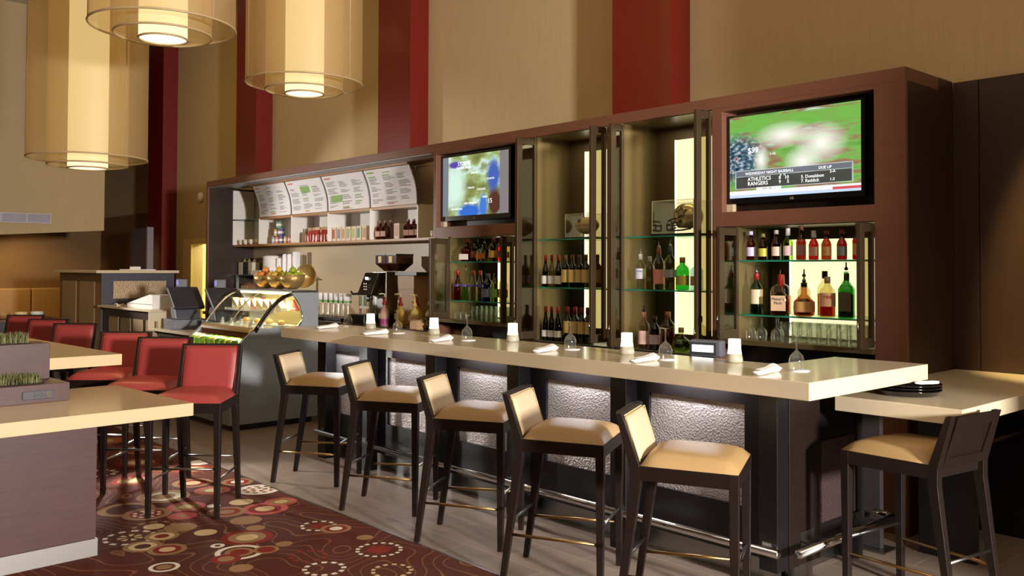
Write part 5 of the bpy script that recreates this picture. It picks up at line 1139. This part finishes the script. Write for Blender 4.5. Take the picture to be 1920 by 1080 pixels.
# ================================================================ pendant lamps
def pendant(label, x, y, z, r, ln):
    t = thing('pendant_lamp', label, 'pendant lamp', (x, y, z), R(20), 'drum pendants')
    k = r/.435
    def cyl(name, m, rr, z0, z1): return MB().open().lathe([(rr, z0), (rr, z1)], 56).build(name, m, t)
    cyl('outer_shade', 'shade', .435*k, 0, ln); cyl('middle_shade', 'shade', .29*k, -.05*k, ln-.05)
    cyl('core_shade', 'core', .145*k, -.075*k, ln-.1)
    for rr, zz in ((.435, 0), (.29, -.05), (.145, -.075)):
        o = MB().torus(rr*k, .007, zz*k, 56, 6).build('shade_ring', 'ring', t)
    MB().lathe([(.001, -.071*k), (.138*k, -.071*k), (.138*k, -.067*k)], 40).build('diffuser', 'disc', t)
    for a in (0, 2.1, 4.2): MB().tube([(.432*k*math.cos(a), .432*k*math.sin(a), .0), (.432*k*math.cos(a), .432*k*math.sin(a), ln)], .006, 6).build('rod', 'ring', t)
    MB().lathe([(.43*k, ln), (.43*k, ln+.01)], 48).build('top_plate', 'ring', t)
    if z+ln+.02 < CEIL: MB().tube([(0, 0, ln+.01), (0, 0, CEIL-z)], .012, 8).build('stem', 'ring', t)
    return t
PD = [('tall drum pendant lamp hanging farthest left, lowest of three', -5.46, -1.26, 2.40, 2.6), ('drum pendant lamp cut by the top edge, middle of three', -3.65, -1.37, 3.06, 2.2), ('drum pendant lamp in front of the red pilaster, rightmost of three', -4.15, -.10, 2.955, 2.3)]
for l, x, y, z, ln in PD: pendant(l, x, y, z, .435, ln)

# ================================================================ light
def area(name, loc, target, sx, sy, power, col=(1, 1, 1), spread=180):
    d = bpy.data.lights.new(name, 'AREA'); d.shape = 'RECTANGLE'; d.size = sx; d.size_y = sy; d.energy = power; d.color = col; d.spread = R(spread)
    o = bpy.data.objects.new(name, d); COL.objects.link(o); o.location = loc
    o.rotation_euler = (Vector(target)-Vector(loc)).to_track_quat('-Z', 'Y').to_euler(); return o
def spot(name, loc, target, power, angle, blend=.5, r=.05, col=(1, 1, 1)):
    d = bpy.data.lights.new(name, 'SPOT'); d.energy = power; d.spot_size = R(angle); d.spot_blend = blend; d.shadow_soft_size = r; d.color = col
    o = bpy.data.objects.new(name, d); COL.objects.link(o); o.location = loc
    o.rotation_euler = (Vector(target)-Vector(loc)).to_track_quat('-Z', 'Y').to_euler(); return o
def point(name, loc, power, r=.05, col=(1, 1, 1)):
    d = bpy.data.lights.new(name, 'POINT'); d.energy = power; d.shadow_soft_size = r; d.color = col
    o = bpy.data.objects.new(name, d); COL.objects.link(o); o.location = loc; return o
WARM = (1, .62, .21)
# unseen key strobe added behind and right of the viewer
area('key_strobe', (7.5, -1.6, 2.25), (-3, 0, 1.2), .6, .6, 1650, (1, .95, .92))
# pendant downlights
spot('pendant_downlight', (-5.46, -1.26, 2.30), (-4.6, -1.0, 0), 22, 120, .6, .07, WARM)
spot('low_hidden_light', (-5.3, -1.0, .62), (-2.6, -.6, .0), 105, 110, .5, .035, (1, .97, .94))  # unseen white light added low behind the red stools
spot('pendant_downlight', (-3.65, -1.37, 2.97), (-3.65, -1.3, 0), 8, 110, .8, .1, WARM)
spot('pendant_downlight', (-4.15, -.10, 2.86), (-4.15, -.1, 0), 8, 110, .8, .1, WARM)
# ceiling lamps washing the upper wall
for x, e_ in ((-11, 9), (-7.5, 9), (-4, 6.5), (-.5, 4.5), (3, 3)): area('ceiling_lamp', (x, -.6, 5.3), (x, 2.4, 3.2), 2.0, .5, e_, WARM, 110)
area('room_ceiling_lamp', (-3, -5, 5.4), (-3, -4, 0), 8, 4, 15, (1, .66, .3))
area('ceiling_uplight', (-4, -4, 4.2), (-4, -4, 6), 8, 4, 36, (1, .64, .25))
spot('wall_spot', (.75, .2, 5.2), (.5, 2.4, 1.5), 2300, 20, .5, .05, (1, .74, .3))
area('display_case_lamp', (-6.69, .84, 1.27), (-6.69, .80, 0), 1.0, .05, 9, (1, .88, .55)); area('display_case_lamp', (-6.69, .435, .866), (-6.69, .33, 0), 1.0, .03, 5, (1, .88, .55))
spot('host_spot', (-10.5, -1.5, 5.0), (-11.0, .4, .9), 220, 45, .7, .08, (1, .74, .36))
spot('side_strobe', (-10.6, -2.2, 2.1), (-7.0, 2.4, 1.55), 620, 42, .5, .08, (1, .95, .88))  # second unseen strobe, added at left for the back counter
# bay downlights
for x, z in ((-3.10, 2.64), (-2.13, 2.64)): area('bay_lamp', (x, 1.95, z), (x, 1.95, 0), .6, .15, 1.6, (1, .86, .55))
# side room, recess, bar front
point('side_room_lamp', (-11.8, 3.3, 2.2), 60, .1, (1, .93, .62))
for y in (.3, 1.2): spot('recess_lamp', (-15.6, y-.6, 2.38), (-16.6, y, 1.0), 60, 90, .8, .05, (1, .72, .36))
for a, b_ in px: area('bar_front_lamp', ((a+b_)/2, FY-.06, ZU-.012), ((a+b_)/2, FY+.02, .5), .4, .03, 4.0, (.92, .94, 1))
world = bpy.data.worlds.new('world'); SC.world = world; world.use_nodes = True
bg = world.node_tree.nodes['Background']; bg.inputs[0].default_value = (1, .74, .46, 1); bg.inputs[1].default_value = .06

# ================================================================ camera
cam = bpy.data.cameras.new('camera'); co = bpy.data.objects.new('camera', cam); COL.objects.link(co)
yaw, pitch, roll = .8364, .0226, .0035
w_ = Vector((-math.sin(yaw)*math.cos(pitch), math.cos(yaw)*math.cos(pitch), math.sin(pitch))); r_ = Vector((math.cos(yaw), math.sin(yaw), 0)); u_ = r_.cross(w_)
r2 = r_*math.cos(roll)+u_*math.sin(roll); u2 = u_*math.cos(roll)-r_*math.sin(roll)
co.matrix_world = Matrix(((r2.x, u2.x, -w_.x, 2.0047), (r2.y, u2.y, -w_.y, -3.5153), (r2.z, u2.z, -w_.z, 1.55), (0, 0, 0, 1)))
cam.sensor_width = 36; cam.lens = 1690.46/1920*36; cam.shift_y = -(540-465.83)/1920; cam.clip_start = .05
SC.camera = co
SC.view_settings.view_transform = 'Standard'; SC.view_settings.look = 'None'; SC.view_settings.gamma = 1; SC.view_settings.use_curve_mapping = False
SC.view_settings.exposure = 0.0
SC.cycles.transparent_max_bounces = 32; SC.cycles.max_bounces = 8; SC.cycles.use_denoising = True
SC.cycles.sample_clamp_indirect = 6
